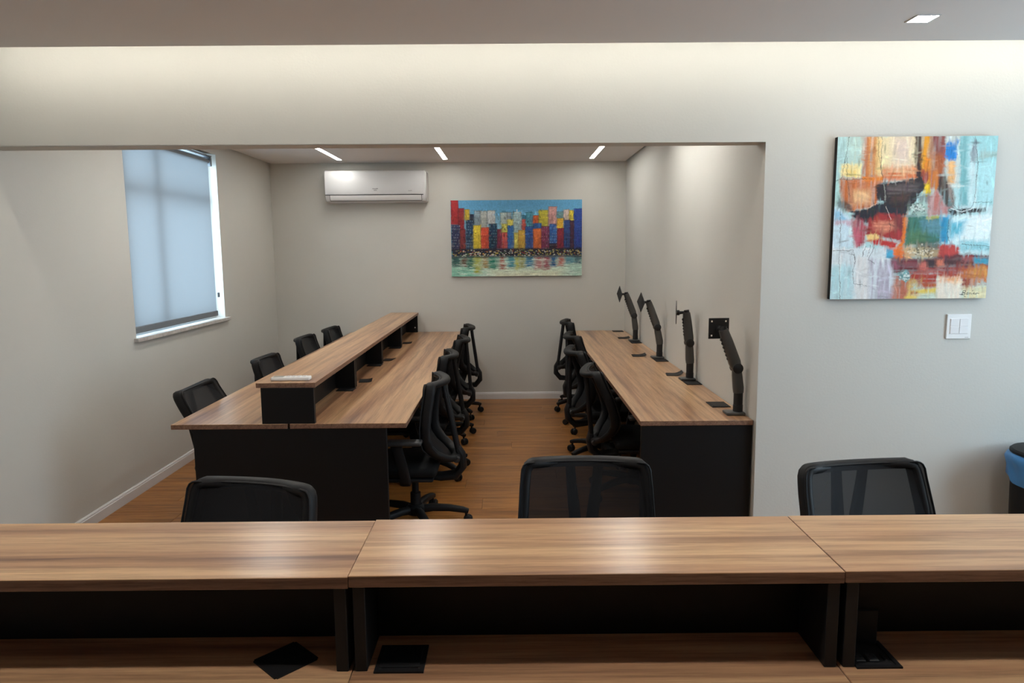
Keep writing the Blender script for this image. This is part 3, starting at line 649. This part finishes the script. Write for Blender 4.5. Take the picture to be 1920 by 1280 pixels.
# long double desk with raised shelf (left)
YN = 3.434; YE = 7.44
DX0, DX1, DXC = -1.709, -0.527, -1.118
bounds = [YN, 4.385, 5.325, 6.285, YE]
dk = thing('double_desk', 'long double desk with wood top and raised middle shelf in the back room', 'desk', (DXC, YN, 0))
ox, oy = DXC, YN
def part(name, x0, x1, y0, y1, z0, z1, mat, parent, bev=0.0015, seg=1):
    o = obj(name, B(x0 - ox, x1 - ox, y0 - oy, y1 - oy, z0, z1, bev=bev, seg=seg), mat, parent)
    if mat in ('wood_x', 'wood_y'):            # glued edge band on the four narrow sides
        o.data.materials.append(M[mat.replace('wood', 'edge')])
        for f in o.data.polygons:
            if abs(f.normal.z) < 0.3: f.material_index = 1
    return o
part('tabletop', DX0, DXC - 0.006, YN, YE, ZD - TT, ZD, 'wood_y', dk)
part('tabletop', DXC + 0.006, DX1, YN, YE, ZD - TT, ZD, 'wood_y', dk)
part('end_panel', -1.602, -0.628, YN + 0.004, YN + 0.03, 0, ZD - TT, 'black_lam', dk)
part('end_panel', -1.602, -0.628, YE - 0.03, YE - 0.004, 0, ZD - TT, 'black_lam', dk)
for b_ in bounds[1:-1]: part('leg_panel', -1.235, -1.0, b_ - 0.013, b_ + 0.013, 0, ZD - TT, 'black_lam', dk)
part('modesty_panel', DXC - 0.012, DXC + 0.012, YN + 0.03, YE - 0.03, 0.3, ZD - TT, 'black_lam', dk)
part('shelf_board', -1.273, -0.977, YN + 0.004, YE - 0.01, ZS - TT, ZS, 'wood_y', dk)
part('shelf_end_panel', -1.25, -0.985, YN + 0.002, YN + 0.027, ZD, ZS - TT, 'black_lam', dk)
sp = part('shelf_end_panel', -1.25, -0.985, YE - 0.045, YE - 0.02, ZD, ZS - TT, 'black_lam', dk)
part('screw_cap', -1.018, -1.006, YE - 0.049, YE - 0.045, 0.785, 0.797, 'white_plastic', sp, bev=0.001)
part('shelf_back_panel', DXC - 0.012, DXC + 0.012, YN + 0.028, YE - 0.046, ZD, ZS - TT, 'black_lam', dk)
for b_ in bounds[1:-1]:
    for s in (-1, 1):
        yc = b_ + s * 0.017
        part('shelf_divider', DXC + 0.013, -0.985, yc - 0.0125, yc + 0.0125, ZD, ZS - TT, 'black_lam', dk)
        part('shelf_divider', -1.25, DXC - 0.013, yc - 0.0125, yc + 0.0125, ZD, ZS - TT, 'black_lam', dk)
# single row desk along the right wall
RX0, RX1 = 0.651, 1.217
rd = thing('wall_desk', 'long single wood desk under the four monitor arms', 'desk', (0.93, YN, 0)); ox, oy = 0.93, YN
part('tabletop', RX0, RX1, YN, YE, ZD - TT, ZD, 'wood_y', rd)
part('end_panel', RX0 + 0.006, RX1 - 0.002, YN + 0.006, YN + 0.032, 0, ZD - TT, 'black_lam', rd)
part('end_panel', RX0 + 0.06, RX1 - 0.002, YE - 0.03, YE - 0.004, 0, ZD - TT, 'black_lam', rd)
for b_ in (4.434, 5.434, 6.434): part('leg_panel', RX1 - 0.078, RX1 - 0.052, b_ - 0.013, b_ + 0.013, 0, ZD - TT, 'black_lam', rd)
part('modesty_panel', RX1 - 0.05, RX1 - 0.026, YN + 0.032, YE - 0.03, 0.25, ZD - TT, 'black_lam', rd)

# front counter: three double workstations side by side
CY0, CY1 = 1.3346, 1.6329; CYC = (CY0 + CY1) / 2
clab = ['leftmost unit of the front wood counter, with a loose black cover lying on it', 'middle unit of the front wood counter between the two seams', 'rightmost unit of the front wood counter, with the open power box']
seams = [-1.3327, -0.3307, 0.6711, 1.6731]
for i in range(3):
    x0, x1 = seams[i] + 0.0007, seams[i + 1] - 0.0007
    dz = (-0.0025, 0.0, 0.001)[i]
    t = thing('counter_desk', clab[i], 'desk', ((x0 + x1) / 2, CYC, 0), 0, 'front counter units'); ox, oy = (x0 + x1) / 2, CYC
    part('tabletop', x0, x1, CYC - 0.006 - 0.585, CYC - 0.006, ZD - TT, ZD, 'wood_x', t)
    part('tabletop', x0, x1, CYC + 0.006, CYC + 0.006 + 0.585, ZD - TT, ZD, 'wood_x', t)
    part('shelf_board', x0, x1, CY0, CY1, ZS - TT + dz, ZS + dz, 'wood_x', t, bev=0.0012)
    part('shelf_back_panel', x0 + 0.006, x1 - 0.006, CYC - 0.012, CYC + 0.012, ZD, ZS - TT + dz, 'black_lam', t)
    for xa in (x0 + 0.006, x1 - 0.031):
        part('shelf_divider', xa, xa + 0.025, CY0 + 0.004, CYC - 0.013, ZD, ZS - TT + dz, 'black_edge', t)
        part('shelf_divider', xa, xa + 0.025, CYC + 0.013, CY1 - 0.004, ZD, ZS - TT + dz, 'black_edge', t)
        part('leg_panel', xa, xa + 0.025, CYC - 0.48, CYC + 0.48, 0, ZD - TT, 'black_lam', t)
    part('modesty_panel', x0 + 0.032, x1 - 0.032, CYC - 0.012, CYC + 0.012, 0.3, ZD - TT, 'black_lam', t)

# ------------------------------------------------------------------ task chairs
PROF = [(.862, .180, -.142, .062), (.859, .191, -.142, .061), (.852, .200, -.140, .060), (.838, .206, -.137, .057), (.815, .209, -.132, .053), (.78, .212, -.124, .046), (.72, .215, -.108, .034), (.64, .220, -.092, .022), (.57, .219, -.086, .018),
        (.52, .210, -.094, .020), (.475, .186, -.122, .026), (.445, .155, -.158, .030), (.425, .122, -.186, .032), (.415, .090, -.198, .030)]
def dip(k, u): return 0.011 * (1 - u * u) * max(0.0, (5 - k) / 5)
def back_pt(k, u, off=0.0):
    z, w, y, b = PROF[k]; return Vector((w * u, y - b * (1 - u * u) + off, z - dip(k, u)))
def make_chair():
    c = thing('task_chair', '', 'chair')
    # seat
    bm = B(-0.235, 0.235, -0.15, 0.30, 0.352, 0.405, bev=0.024, seg=4)
    for v in bm.verts:
        v.co.z -= 0.010 * max(0, (v.co.y - 0.15) / 0.15) ** 2 - 0.012 * (abs(v.co.x) / 0.235) ** 3
        if v.co.y > 0.1: v.co.x *= 1 - 0.10 * ((v.co.y - 0.1) / 0.2) ** 2
    seat = obj('seat', bm, 'fabric', c, smooth=60)
    obj('seat_pan', B(-0.215, 0.215, -0.13, 0.27, 0.332, 0.354, bev=0.010, seg=2), 'plastic', c, smooth=40)
    obj('tilt_mechanism', B(-0.075, 0.075, -0.11, 0.10, 0.285, 0.334, bev=0.012, seg=2), 'plastic', c, smooth=40)
    bm = bmesh.new(); sweep(bm, [(0.07, 0.03, 0.305), (0.16, 0.035, 0.305), (0.23, 0.04, 0.315)], [(0.006, 0.006), (0.006, 0.006), (0.012, 0.006)], (0, 0, 1), 8); obj('lever', bm, 'plastic_gray', c, smooth=40)
    # back frame loop
    loop = []; K = len(PROF)
    for k in range(K): loop.append(back_pt(k, -1, -0.029))
    for i in range(1, 6): loop.append(back_pt(K - 1, -1 + 2 * i / 6, -0.029))
    for k in range(K - 1, -1, -1): loop.append(back_pt(k, 1, -0.029))
    for i in range(1, 12): loop.append(back_pt(0, 1 - 2 * i / 12, -0.029))
    bm = bmesh.new(); sweep(bm, loop, (0.0175, 0.0285), (0, 1, 0), 10, closed=True, power=2.8)
    fr = obj('back_frame', bm, 'plastic', c, smooth=50)
    # mesh panel stretched over the front of the frame, with a thin piping round its edge
    def mesh_pt(k, u):
        z, w, y, b = PROF[k]; e = 0.0175
        zz = z + (0.010 if k < 4 else (-0.010 if k > K - 3 else 0.0))
        return Vector(((w + e) * u, y - b * (1 - u * u) + 0.003, zz - dip(k, u)))
    bm = bmesh.new(); nu = 16; rows = []
    for k in range(K): rows.append([bm.verts.new(mesh_pt(k, -1 + 2 * i / nu)) for i in range(nu + 1)])
    for a, b in zip(rows, rows[1:]):
        for i in range(nu): bm.faces.new((a[i], a[i + 1], b[i + 1], b[i]))
    me = obj('back_mesh', bm, 'mesh', c, smooth=180)
    rim = [mesh_pt(k, -1) for k in range(K)] + [mesh_pt(K - 1, -1 + 2 * i / 6) for i in range(1, 6)] + [mesh_pt(k, 1) for k in range(K - 1, -1, -1)] + [mesh_pt(0, 1 - 2 * i / 12) for i in range(1, 12)]
    bm = bmesh.new(); sweep(bm, rim, (0.0032, 0.0045), (0, 1, 0), 6, closed=True); obj('piping', bm, 'plastic', me, smooth=60)
    # v shaped spine
    sp = []
    for s in (-1, 1):
        bm = bmesh.new()
        sweep(bm, [(s * 0.052, -0.222, 0.850), (s * 0.046, -0.228, 0.78), (s * 0.036, -0.238, 0.68), (s * 0.026, -0.248, 0.58), (s * 0.020, -0.258, 0.48), (s * 0.016, -0.268, 0.40)],
              [(0.017, 0.012), (0.019, 0.012), (0.022, 0.013), (0.022, 0.014), (0.022, 0.014), (0.022, 0.015)], (0, 1, 0), 10, power=3)
        sp.append(obj('spine_bar', bm, 'plastic', c, smooth=50))
    bm = bmesh.new()
    sweep(bm, [(0, -0.262, 0.455), (0, -0.282, 0.41), (0, -0.280, 0.345), (0, -0.235, 0.295), (0, -0.15, 0.292), (0, -0.08, 0.305)],
          [(0.045, 0.016), (0.055, 0.020), (0.058, 0.024), (0.056, 0.024), (0.05, 0.02), (0.045, 0.018)], (0, 1, 0.35), 12, power=3)
    br = obj('back_bracket', bm, 'plastic', c, smooth=50)
    bm = bmesh.new(); lathe(bm, [(0.016, -0.085), (0.02, -0.08), (0.02, 0.08), (0.016, 0.085)], 14, (0, -0.255, 0.405), 'X'); kn = obj('adjust_knob', bm, 'plastic_gray', br, smooth=40)
    # arms
    arms = []
    for s in (-1, 1):
        bm = bmesh.new()
        sweep(bm, [(s * 0.16, 0.02, 0.325), (s * 0.235, 0.02, 0.330), (s * 0.262, 0.015, 0.36), (s * 0.268, 0.03, 0.44), (s * 0.268, 0.052, 0.53), (s * 0.266, 0.06, 0.562)],
              [(0.010, 0.030), (0.010, 0.030), (0.011, 0.030), (0.012, 0.030), (0.013, 0.028), (0.014, 0.034)], (0, 1, 0), 10, power=3.2)
        a = obj('armrest', bm, 'plastic', c, smooth=50)
        bm = B(s * 0.264 - 0.040, s * 0.264 + 0.040, -0.08, 0.17, 0.56, 0.585, bev=0.011, seg=3); obj('arm_pad', bm, 'plastic_gray', a, smooth=50)
    # gas column, hub, five legs with casters
    bm = bmesh.new(); lathe(bm, [(0.030, 0.10), (0.030, 0.205), (0.020, 0.207), (0.020, 0.29)], 18); obj('gas_column', bm, 'plastic', c, smooth=40)
    bm = bmesh.new(); lathe(bm, [(0.045, 0.075), (0.055, 0.085), (0.055, 0.12), (0.038, 0.135)], 20); obj('base_hub', bm, 'plastic', c, smooth=40)
    legs = []
    for k in range(5):
        a = 2 * PI * k / 5; d = Vector((math.cos(a), math.sin(a), 0)); up = Vector((0, 0, 1))
        bm = bmesh.new()
        pts = [d * 0.03 + up * 0.103, d * 0.10 + up * 0.110, d * 0.20 + up * 0.102, d * 0.275 + up * 0.088, d * 0.305 + up * 0.078]
        sweep(bm, pts, [(0.024, 0.022), (0.023, 0.021), (0.020, 0.019), (0.018, 0.017), (0.016, 0.014)], (0, 0, 1), 10, power=3.4)
        lg = obj('base_leg', bm, 'plastic', c, smooth=50)
        cp = d * 0.292; sd = Vector((-d.y, d.x, 0)); bm = bmesh.new()
        cp2 = cp + d * 0.012
        for s in (-1, 1):
            prof = [(0.020, 0.003), (0.026, 0.006), (0.027, 0.017), (0.021, 0.024)]
            rings = []
            for r_, h_ in prof:
                rings.append([bm.verts.new(cp2 + sd * (s * h_) + (d * math.cos(2 * PI * j / 14) + up * math.sin(2 * PI * j / 14)) * r_ + up * 0.0275) for j in range(14)])
            for A_, C_ in zip(rings, rings[1:]):
                for j in range(14): bm.faces.new((A_[j], A_[(j + 1) % 14], C_[(j + 1) % 14], C_[j]))
            bm.faces.new(rings[0]); bm.faces.new(rings[-1])
        sweep(bm, [cp + up * 0.082, cp + up * 0.055, cp2 + up * 0.04], (0.008, 0.008), d + up * 0.01, 8)
        obj('caster', bm, 'plastic', lg, smooth=40)
    return c
CH = make_chair()
BACK = ('back_frame', 'back_mesh', 'spine_bar', 'back_bracket')
UPPER = BACK + ('seat', 'seat_pan', 'tilt_mechanism', 'lever', 'armrest', 'gas_column')
used = [False]
def chair(x, y, face, label, group, recline=0.0, lift=0.0, base=0.0):
    """face: direction in degrees the sitter looks (0 = +Y, 90 = -X); recline in degrees; base: extra turn of the star base"""
    if used[0]: c = copy_tree(proto)
    else: c = CH; used[0] = True
    c.location = (x, y, 0); c.rotation_euler = (0, 0, math.radians(face)); c['label'] = label; c['category'] = 'chair'; c['group'] = group
    piv = Vector((0, -0.06, 0.34))
    Rb = Matrix.Translation(piv) @ Matrix.Rotation(math.radians(recline), 4, 'X') @ Matrix.Translation(-piv)
    Lf = Matrix.Translation((0, 0, lift)); Bs = Matrix.Rotation(math.radians(base), 4, 'Z')
    for ch in c.children:
        nm = ch.name.split('.')[0]; mt = Matrix.Identity(4)
        if nm in BACK: mt = Lf @ Rb
        elif nm in UPPER: mt = Lf
        elif nm == 'base_leg': mt = Bs
        ch.matrix_basis = mt
    return c
proto = CH
gC, gL, gM, gR = 'chairs at the front counter', 'chairs on the window side of the double desk', 'chairs on the aisle side of the double desk', 'chairs at the wall desk'
# at the front counter, facing the viewer
chair(-0.890, 2.03, 166, 'black task chair at the leftmost counter unit, in front of the double desk end', gC, 2, -0.02, 12)
chair(0.255, 2.225, 178, 'black mesh task chair at the middle counter unit, standing in the aisle', gC, 0, -0.013, 20)
chair(1.232, 2.12, 189, 'black mesh task chair at the rightmost counter unit, in front of the pale wall', gC, 5, 0.0, 10)
# window side of the double desk (facing +X)
chair(-1.525, 3.97, -90, 'black task chair nearest the counter on the window side of the double desk, leaning back', gL, 15, 0.012, 90)
chair(-1.610, 5.12, -90, 'second black task chair from the counter on the window side of the double desk', gL, 4, -0.035, 30)
chair(-1.665, 6.32, -90, 'third black task chair from the counter on the window side of the double desk', gL, 4, -0.03, 5)
chair(-1.620, 7.05, -90, 'black task chair nearest the back wall on the window side of the double desk', gL, 3, -0.035, 50)
# aisle side of the double desk (facing -X)
chair(-0.560, 3.93, 90, 'black task chair nearest the counter on the aisle side of the double desk', gM, -5, 0, -85)
chair(-0.600, 4.93, 90, 'second black task chair from the counter on the aisle side of the double desk', gM, -3, 0, -60)
chair(-0.605, 5.86, 90, 'third black task chair from the counter on the aisle side of the double desk', gM, 1, 0, 10)
chair(-0.580, 6.72, 90, 'black task chair nearest the back wall on the aisle side of the double desk', gM, -2, 0, -66)
# wall desk (facing +X)
chair(0.800, 4.45, -90, 'black task chair nearest the counter at the wall desk, its back leaning away', gR, 11, 0, 15)
chair(0.715, 5.25, -85, 'second black task chair from the counter at the wall desk', gR, 6, 0, 10)
chair(0.770, 6.15, -85, 'third black task chair from the counter at the wall desk', gR, 5, 0, 20)
chair(0.735, 6.95, -90, 'black task chair nearest the back wall at the wall desk', gR, -2, 0.02, 80)

# ------------------------------------------------------------------ monitor arms
def monitor_arm(y, x0, pts, label, head_turn):
    t = thing('monitor_arm', label, 'monitor arm', (x0, y, ZD), 0, 'monitor arms on the wall desk')
    P = [Vector((a - x0, 0, z - ZD)) for a, z in pts]    # post top, elbow, head
    obj('base_plate', B(-0.058, 0.04, -0.042, 0.042, 0.0, 0.016, bev=0.006, seg=2), 'arm_metal', t, smooth=40)
    bm = bmesh.new(); lathe(bm, [(0.025, 0.014), (0.025, 0.05), (0.0235, 0.051), (0.0235, P[0].z - 0.002), (0.0255, P[0].z)], 20, (P[0].x * 0.6, 0, 0)); obj('post', bm, 'arm_black', t, smooth=40)
    p0 = Vector((P[0].x * 0.6, 0, P[0].z)); el, hd = P[1], P[2]
    bm = bmesh.new(); sweep(bm, [p0 + Vector((0, 0, -0.004)), p0 + Vector((-0.002, 0, 0.02)), el.lerp(p0, 0.3), el], [(0.026, 0.026), (0.028, 0.028), (0.026, 0.027), (0.023, 0.024)], (0, 1, 0), 14, power=2.4); obj('lower_arm', bm, 'arm_metal', t, smooth=40)
    bm = bmesh.new(); lathe(bm, [(0.021, -0.034), (0.027, -0.03), (0.027, 0.03), (0.021, 0.034)], 18, el, 'Y'); obj('elbow_joint', bm, 'arm_black', t, smooth=40)
    bm = bmesh.new(); dv = hd - el
    sweep(bm, [el - dv * 0.02, el + dv * 0.15, el + dv * 0.7, hd], [(0.026, 0.027), (0.031, 0.027), (0.028, 0.025), (0.023, 0.022)], (0, 1, 0), 14, power=2.8)
    ua = obj('upper_arm', bm, 'arm_metal', t, smooth=40)
    nrm = Vector((-dv.z, 0, dv.x)).normalized()   # left / under side
    bm = bmesh.new()
    for k in range(6):
        q = el + dv * (0.28 + 0.10 * k) + nrm * 0.023
        sweep(bm, [q - dv.normalized() * 0.009, q, q + dv.normalized() * 0.009], [(0.006, 0.013), (0.0115, 0.014), (0.006, 0.013)], (0, 1, 0), 8)
    obj('cable_clips', bm, 'arm_black', ua, smooth=40)
    # head, turned about the vertical at the arm tip; plate local frame faces -X
    hm = bpy.data.objects.new('tilt_head', None)
    bm = bmesh.new()
    sweep(bm, [(0.004, 0, -0.012), (0.0, 0, 0.016)], (0.017, 0.017), (0, 1, 0), 14)
    sweep(bm, [(0.0, 0, 0.0), (-0.022, 0, 0.0), (-0.045, 0, -0.002)], [(0.009, 0.010), (0.009, 0.010), (0.011, 0.012)], (0, 1, 0), 12)
    lathe(bm, [(0.014, -0.062), (0.017, -0.058), (0.017, -0.044), (0.012, -0.042)], 16, (0, 0, -0.002), 'X')
    h = obj('tilt_head', bm, 'arm_black', t, smooth=40); h.location = hd; h.rotation_euler = (0, 0, head_turn)
    bpy.data.objects.remove(hm)
    bm = bmesh.new(); s = 0.054
    # square plate with four holes (ring of quads around holes)
    n = 4
    grid = sorted({-s, s, -0.042, -0.033, 0.033, 0.042})
    for i in range(len(grid) - 1):
        for j in range(len(grid) - 1):
            a0, a1, b0, b1 = grid[i], grid[i + 1], grid[j], grid[j + 1]
            if a1 - a0 < 0.0115 and b1 - b0 < 0.0115: continue
            box(bm, -0.066, -0.062, a0, a1, b0, b1)
    bmesh.ops.remove_doubles(bm, verts=bm.verts[:], dist=1e-5)
    vp = obj('vesa_plate', bm, 'arm_black', h)
    if abs(head_turn) < 0.9: vp.rotation_euler = (math.radians(45), 0, 0)
    for sx in (-1, 1):
        pass
    return t
monitor_arm(3.57, 1.172, [(1.190, .858), (1.168, .985), (1.094, 1.183)], 'black monitor arm nearest the opening, its square plate seen from behind', -1.50)
monitor_arm(4.54, 1.172, [(1.184, .856), (1.170, .988), (1.147, 1.186)], 'black monitor arm second from the opening, with an edge-on diamond plate', -0.20)
monitor_arm(5.48, 1.172, [(1.184, .856), (1.156, .988), (1.086, 1.186)], 'black monitor arm third from the opening, plate turned to a narrow diamond', 0.22)
monitor_arm(6.54, 1.172, [(1.180, .852), (1.160, .982), (1.085, 1.184)], 'black monitor arm farthest from the opening, by the back wall', 0.18)

# ------------------------------------------------------------------ power boxes and covers on the desks
def power_box(x, y, rz, label, state, group, w=0.115, d=0.105, z=ZD):
    """flush frame; state: 'closed' lid, 'empty' well, 'open' lid up"""
    t = thing('power_box', label, 'power box', (x, y, z), rz, group)
    bm = bmesh.new(); a, b, f = w / 2, d / 2, 0.009
    for q in ((-a, a, -b, -b + f), (-a, a, b - f, b), (-a, -a + f, -b + f, b - f), (a - f, a, -b + f, b - f)): box(bm, *q, 0.0, 0.004)
    obj('frame', bm, 'plastic', t)
    obj('well', B(-a + f, a - f, -b + f, b - f, 0.0, 0.0015), 'arm_black', t)
    if state == 'closed':
        l = obj('lid', B(-a + f, a - f, -b + f + 0.008, b - f, 0.0015, 0.0055, bev=0.0015, seg=1), 'plastic', t)
        obj('lid_lip', B(-a + f + 0.004, a - f - 0.004, -b + f + 0.0045, -b + f + 0.007, 0.0015, 0.0048), 'chrome', l)
    if state == 'open':
        l = obj('lid', B(-a + f, a - f, b - f - 0.002, b - f + 0.003, 0.002, d * 0.82, bev=0.002, seg=1), 'plastic', t)
        for k in (-0.028, 0.0):
            bm = bmesh.new(); box(bm, k - 0.011, k + 0.011, -b + 0.022, -b + 0.05, 0.0015, 0.005, bev=0.002, seg=1); o = obj('socket', bm, 'plastic_gray', t)
            bm = bmesh.new()
            for dx, dy in ((-0.005, 0), (0.005, 0), (0, 0.006)): lathe(bm, [(0.002, 0.005), (0.002, 0.0056)], 8, (k + dx, -b + 0.036 + dy, 0))
            obj('socket_holes', bm, 'gap_dark', o)
        obj('usb_port', B(0.022, 0.026, -b + 0.024, -b + 0.046, 0.0015, 0.0052), 'chrome', t)
    return t
def cover(x, y, rz, label, group, w=0.10, d=0.085, curl=0.0, z=ZD):
    """loose black cover lying on the desk, slightly warped"""
    bm = bmesh.new(); n = 8; th = 0.003
    top, bot = [], []
    for i in range(n + 1):
        u = -1 + 2 * i / n; zz = curl * max(0, u) ** 2
        for lst, dz in ((top, th), (bot, 0.0)): lst.append([bm.verts.new((u * w / 2, s * d / 2, zz + dz)) for s in (-1, 1)])
    for i in range(n):
        bm.faces.new((top[i][0], top[i + 1][0], top[i + 1][1], top[i][1])); bm.faces.new((bot[i][0], bot[i][1], bot[i + 1][1], bot[i + 1][0]))
        for s in (0, 1): bm.faces.new((top[i][s], bot[i][s], bot[i + 1][s], top[i + 1][s]))
    bm.faces.new((top[0][0], top[0][1], bot[0][1], bot[0][0])); bm.faces.new((top[-1][0], bot[-1][0], bot[-1][1], top[-1][1]))
    bmesh.ops.bevel(bm, geom=[e for e in bm.edges if abs(e.verts[0].co.x - e.verts[1].co.x) < 1e-5 and abs(e.verts[0].co.y - e.verts[1].co.y) < 1e-5 and abs(abs(e.verts[0].co.y) - d / 2) < 1e-5 and abs(abs(e.verts[0].co.x) - w / 2) < 1e-5], offset=0.004, segments=2, affect='EDGES')
    o = obj('box_cover', bm, 'plastic', None); o.location = (x, y, z); o.rotation_euler = (0, 0, rz)
    return tag(o, label, 'cover', group)
gB, gV = 'power boxes set into the desks', 'loose power box covers'
# front counter, near side
cover(-0.480, 1.381, math.radians(47), 'loose black cover plate lying askew under the leftmost counter shelf', gV, 0.100, 0.096)
power_box(-0.234, 1.380, 0, 'closed black power box beside the divider under the middle counter shelf', 'closed', gB, 0.102, 0.098)
power_box(0.7515, 1.381, 0, 'open black power box with raised lid under the rightmost counter shelf', 'open', gB, 0.094, 0.098)
# double desk, aisle side, by the shelf dividers
for yb, yc, a, b in ((4.305, 4.60, 'nearest the counter', 'nearest the counter'), (5.24, 5.50, 'in the middle of the three', 'in the middle of the three'), (6.20, 6.52, 'nearest the back wall', 'nearest the back wall')):
    power_box(-1.03, yb, 0, 'flat black power box under the raised desk shelf, %s' % a, 'empty', gB, 0.105, 0.10)
    cover(-0.968, yc, math.radians({4.60: 8, 5.50: -6, 6.52: 4}[yc]), 'black cover beside a shelf divider of the double desk, %s' % b, gV, 0.085, 0.12, 0.006)
# wall desk
power_box(1.146, 3.790, 0, 'closed black power box beside the monitor arm nearest the opening', 'closed', gB, 0.10, 0.13)
power_box(1.168, 4.430, 0, 'open black desk slot just before the second monitor arm', 'empty', gB, 0.095, 0.13)
cover(1.125, 4.742, math.radians(-8), 'curled black cover lying beside the second monitor arm', gV, 0.11, 0.11, 0.022)
power_box(1.166, 5.368, 0, 'open black desk slot just before the third monitor arm', 'empty', gB, 0.095, 0.13)
cover(1.042, 5.62, math.radians(-4), 'curled black cover lying beside the third monitor arm', gV, 0.11, 0.12, 0.014)
power_box(1.162, 6.430, 0, 'open black desk slot just before the farthest monitor arm', 'empty', gB, 0.095, 0.12)
cover(1.105, 6.77, math.radians(-4), 'curled black cover lying beyond the farthest monitor arm', gV, 0.11, 0.13, 0.010)
cover(1.135, 7.34, 0, 'flat black cover at the end of the wall desk against the back wall', gV, 0.11, 0.12)

# ------------------------------------------------------------------ remote control on the shelf
t = thing('remote_control', 'white air conditioner remote lying on the end of the raised desk shelf', 'remote control', (-1.118, 3.515, ZS), math.radians(2))
bm = B(-0.098, 0.098, -0.026, 0.026, 0.0, 0.019, bev=0.006, seg=3); obj('casing', bm, 'white_plastic', t, smooth=40)
obj('screen', B(-0.088, -0.035, -0.019, 0.019, 0.0188, 0.0198), 'lcd', t)
for k in range(4):
    for s in (-1, 1):
        obj('button', B(-0.022 + k * 0.026, -0.004 + k * 0.026, s * 0.011 - 0.006, s * 0.011 + 0.006, 0.0185, 0.0212, bev=0.001, seg=1), 'white_gloss', t)

# ------------------------------------------------------------------ waste bin with blue bag
t = thing('waste_bin', 'black round waste bin lined with a blue bag by the front wall', 'bin', (2.555, 3.215, 0))
bm = bmesh.new(); lathe(bm, [(0.125, 0.0), (0.130, 0.01), (0.150, 0.585), (0.146, 0.585), (0.125, 0.02)], 32); obj('bin_body', bm, 'plastic', t, smooth=40)
bm = bmesh.new(); n = 48; rings = []
for z, r, wv in ((0.615, 0.152, 0.001), (0.608, 0.165, 0.003), (0.588, 0.172, 0.005), (0.565, 0.166, 0.005), (0.55, 0.163, 0.004), (0.53, 0.165, 0.005), (0.50, 0.160, 0.006)):
    rings.append([bm.verts.new(((r + wv * math.sin(9 * 2 * PI * j / n + z * 60)) * math.cos(2 * PI * j / n), (r + wv * math.sin(9 * 2 * PI * j / n + z * 60)) * math.sin(2 * PI * j / n), z - (0.04 * math.cos(2 * PI * j / n + 2.2) if z < 0.56 else 0))) for j in range(n)])
for a, b in zip(rings, rings[1:]):
    for j in range(n): bm.faces.new((a[j], a[(j + 1) % n], b[(j + 1) % n], b[j]))
obj('bin_bag', bm, 'bag', t, smooth=60)
bm = bmesh.new(); lathe(bm, [(0.153, 0.612), (0.158, 0.616), (0.158, 0.626), (0.150, 0.634), (0.09, 0.638)], 32); obj('rim_ring', bm, 'plastic', t, smooth=40)
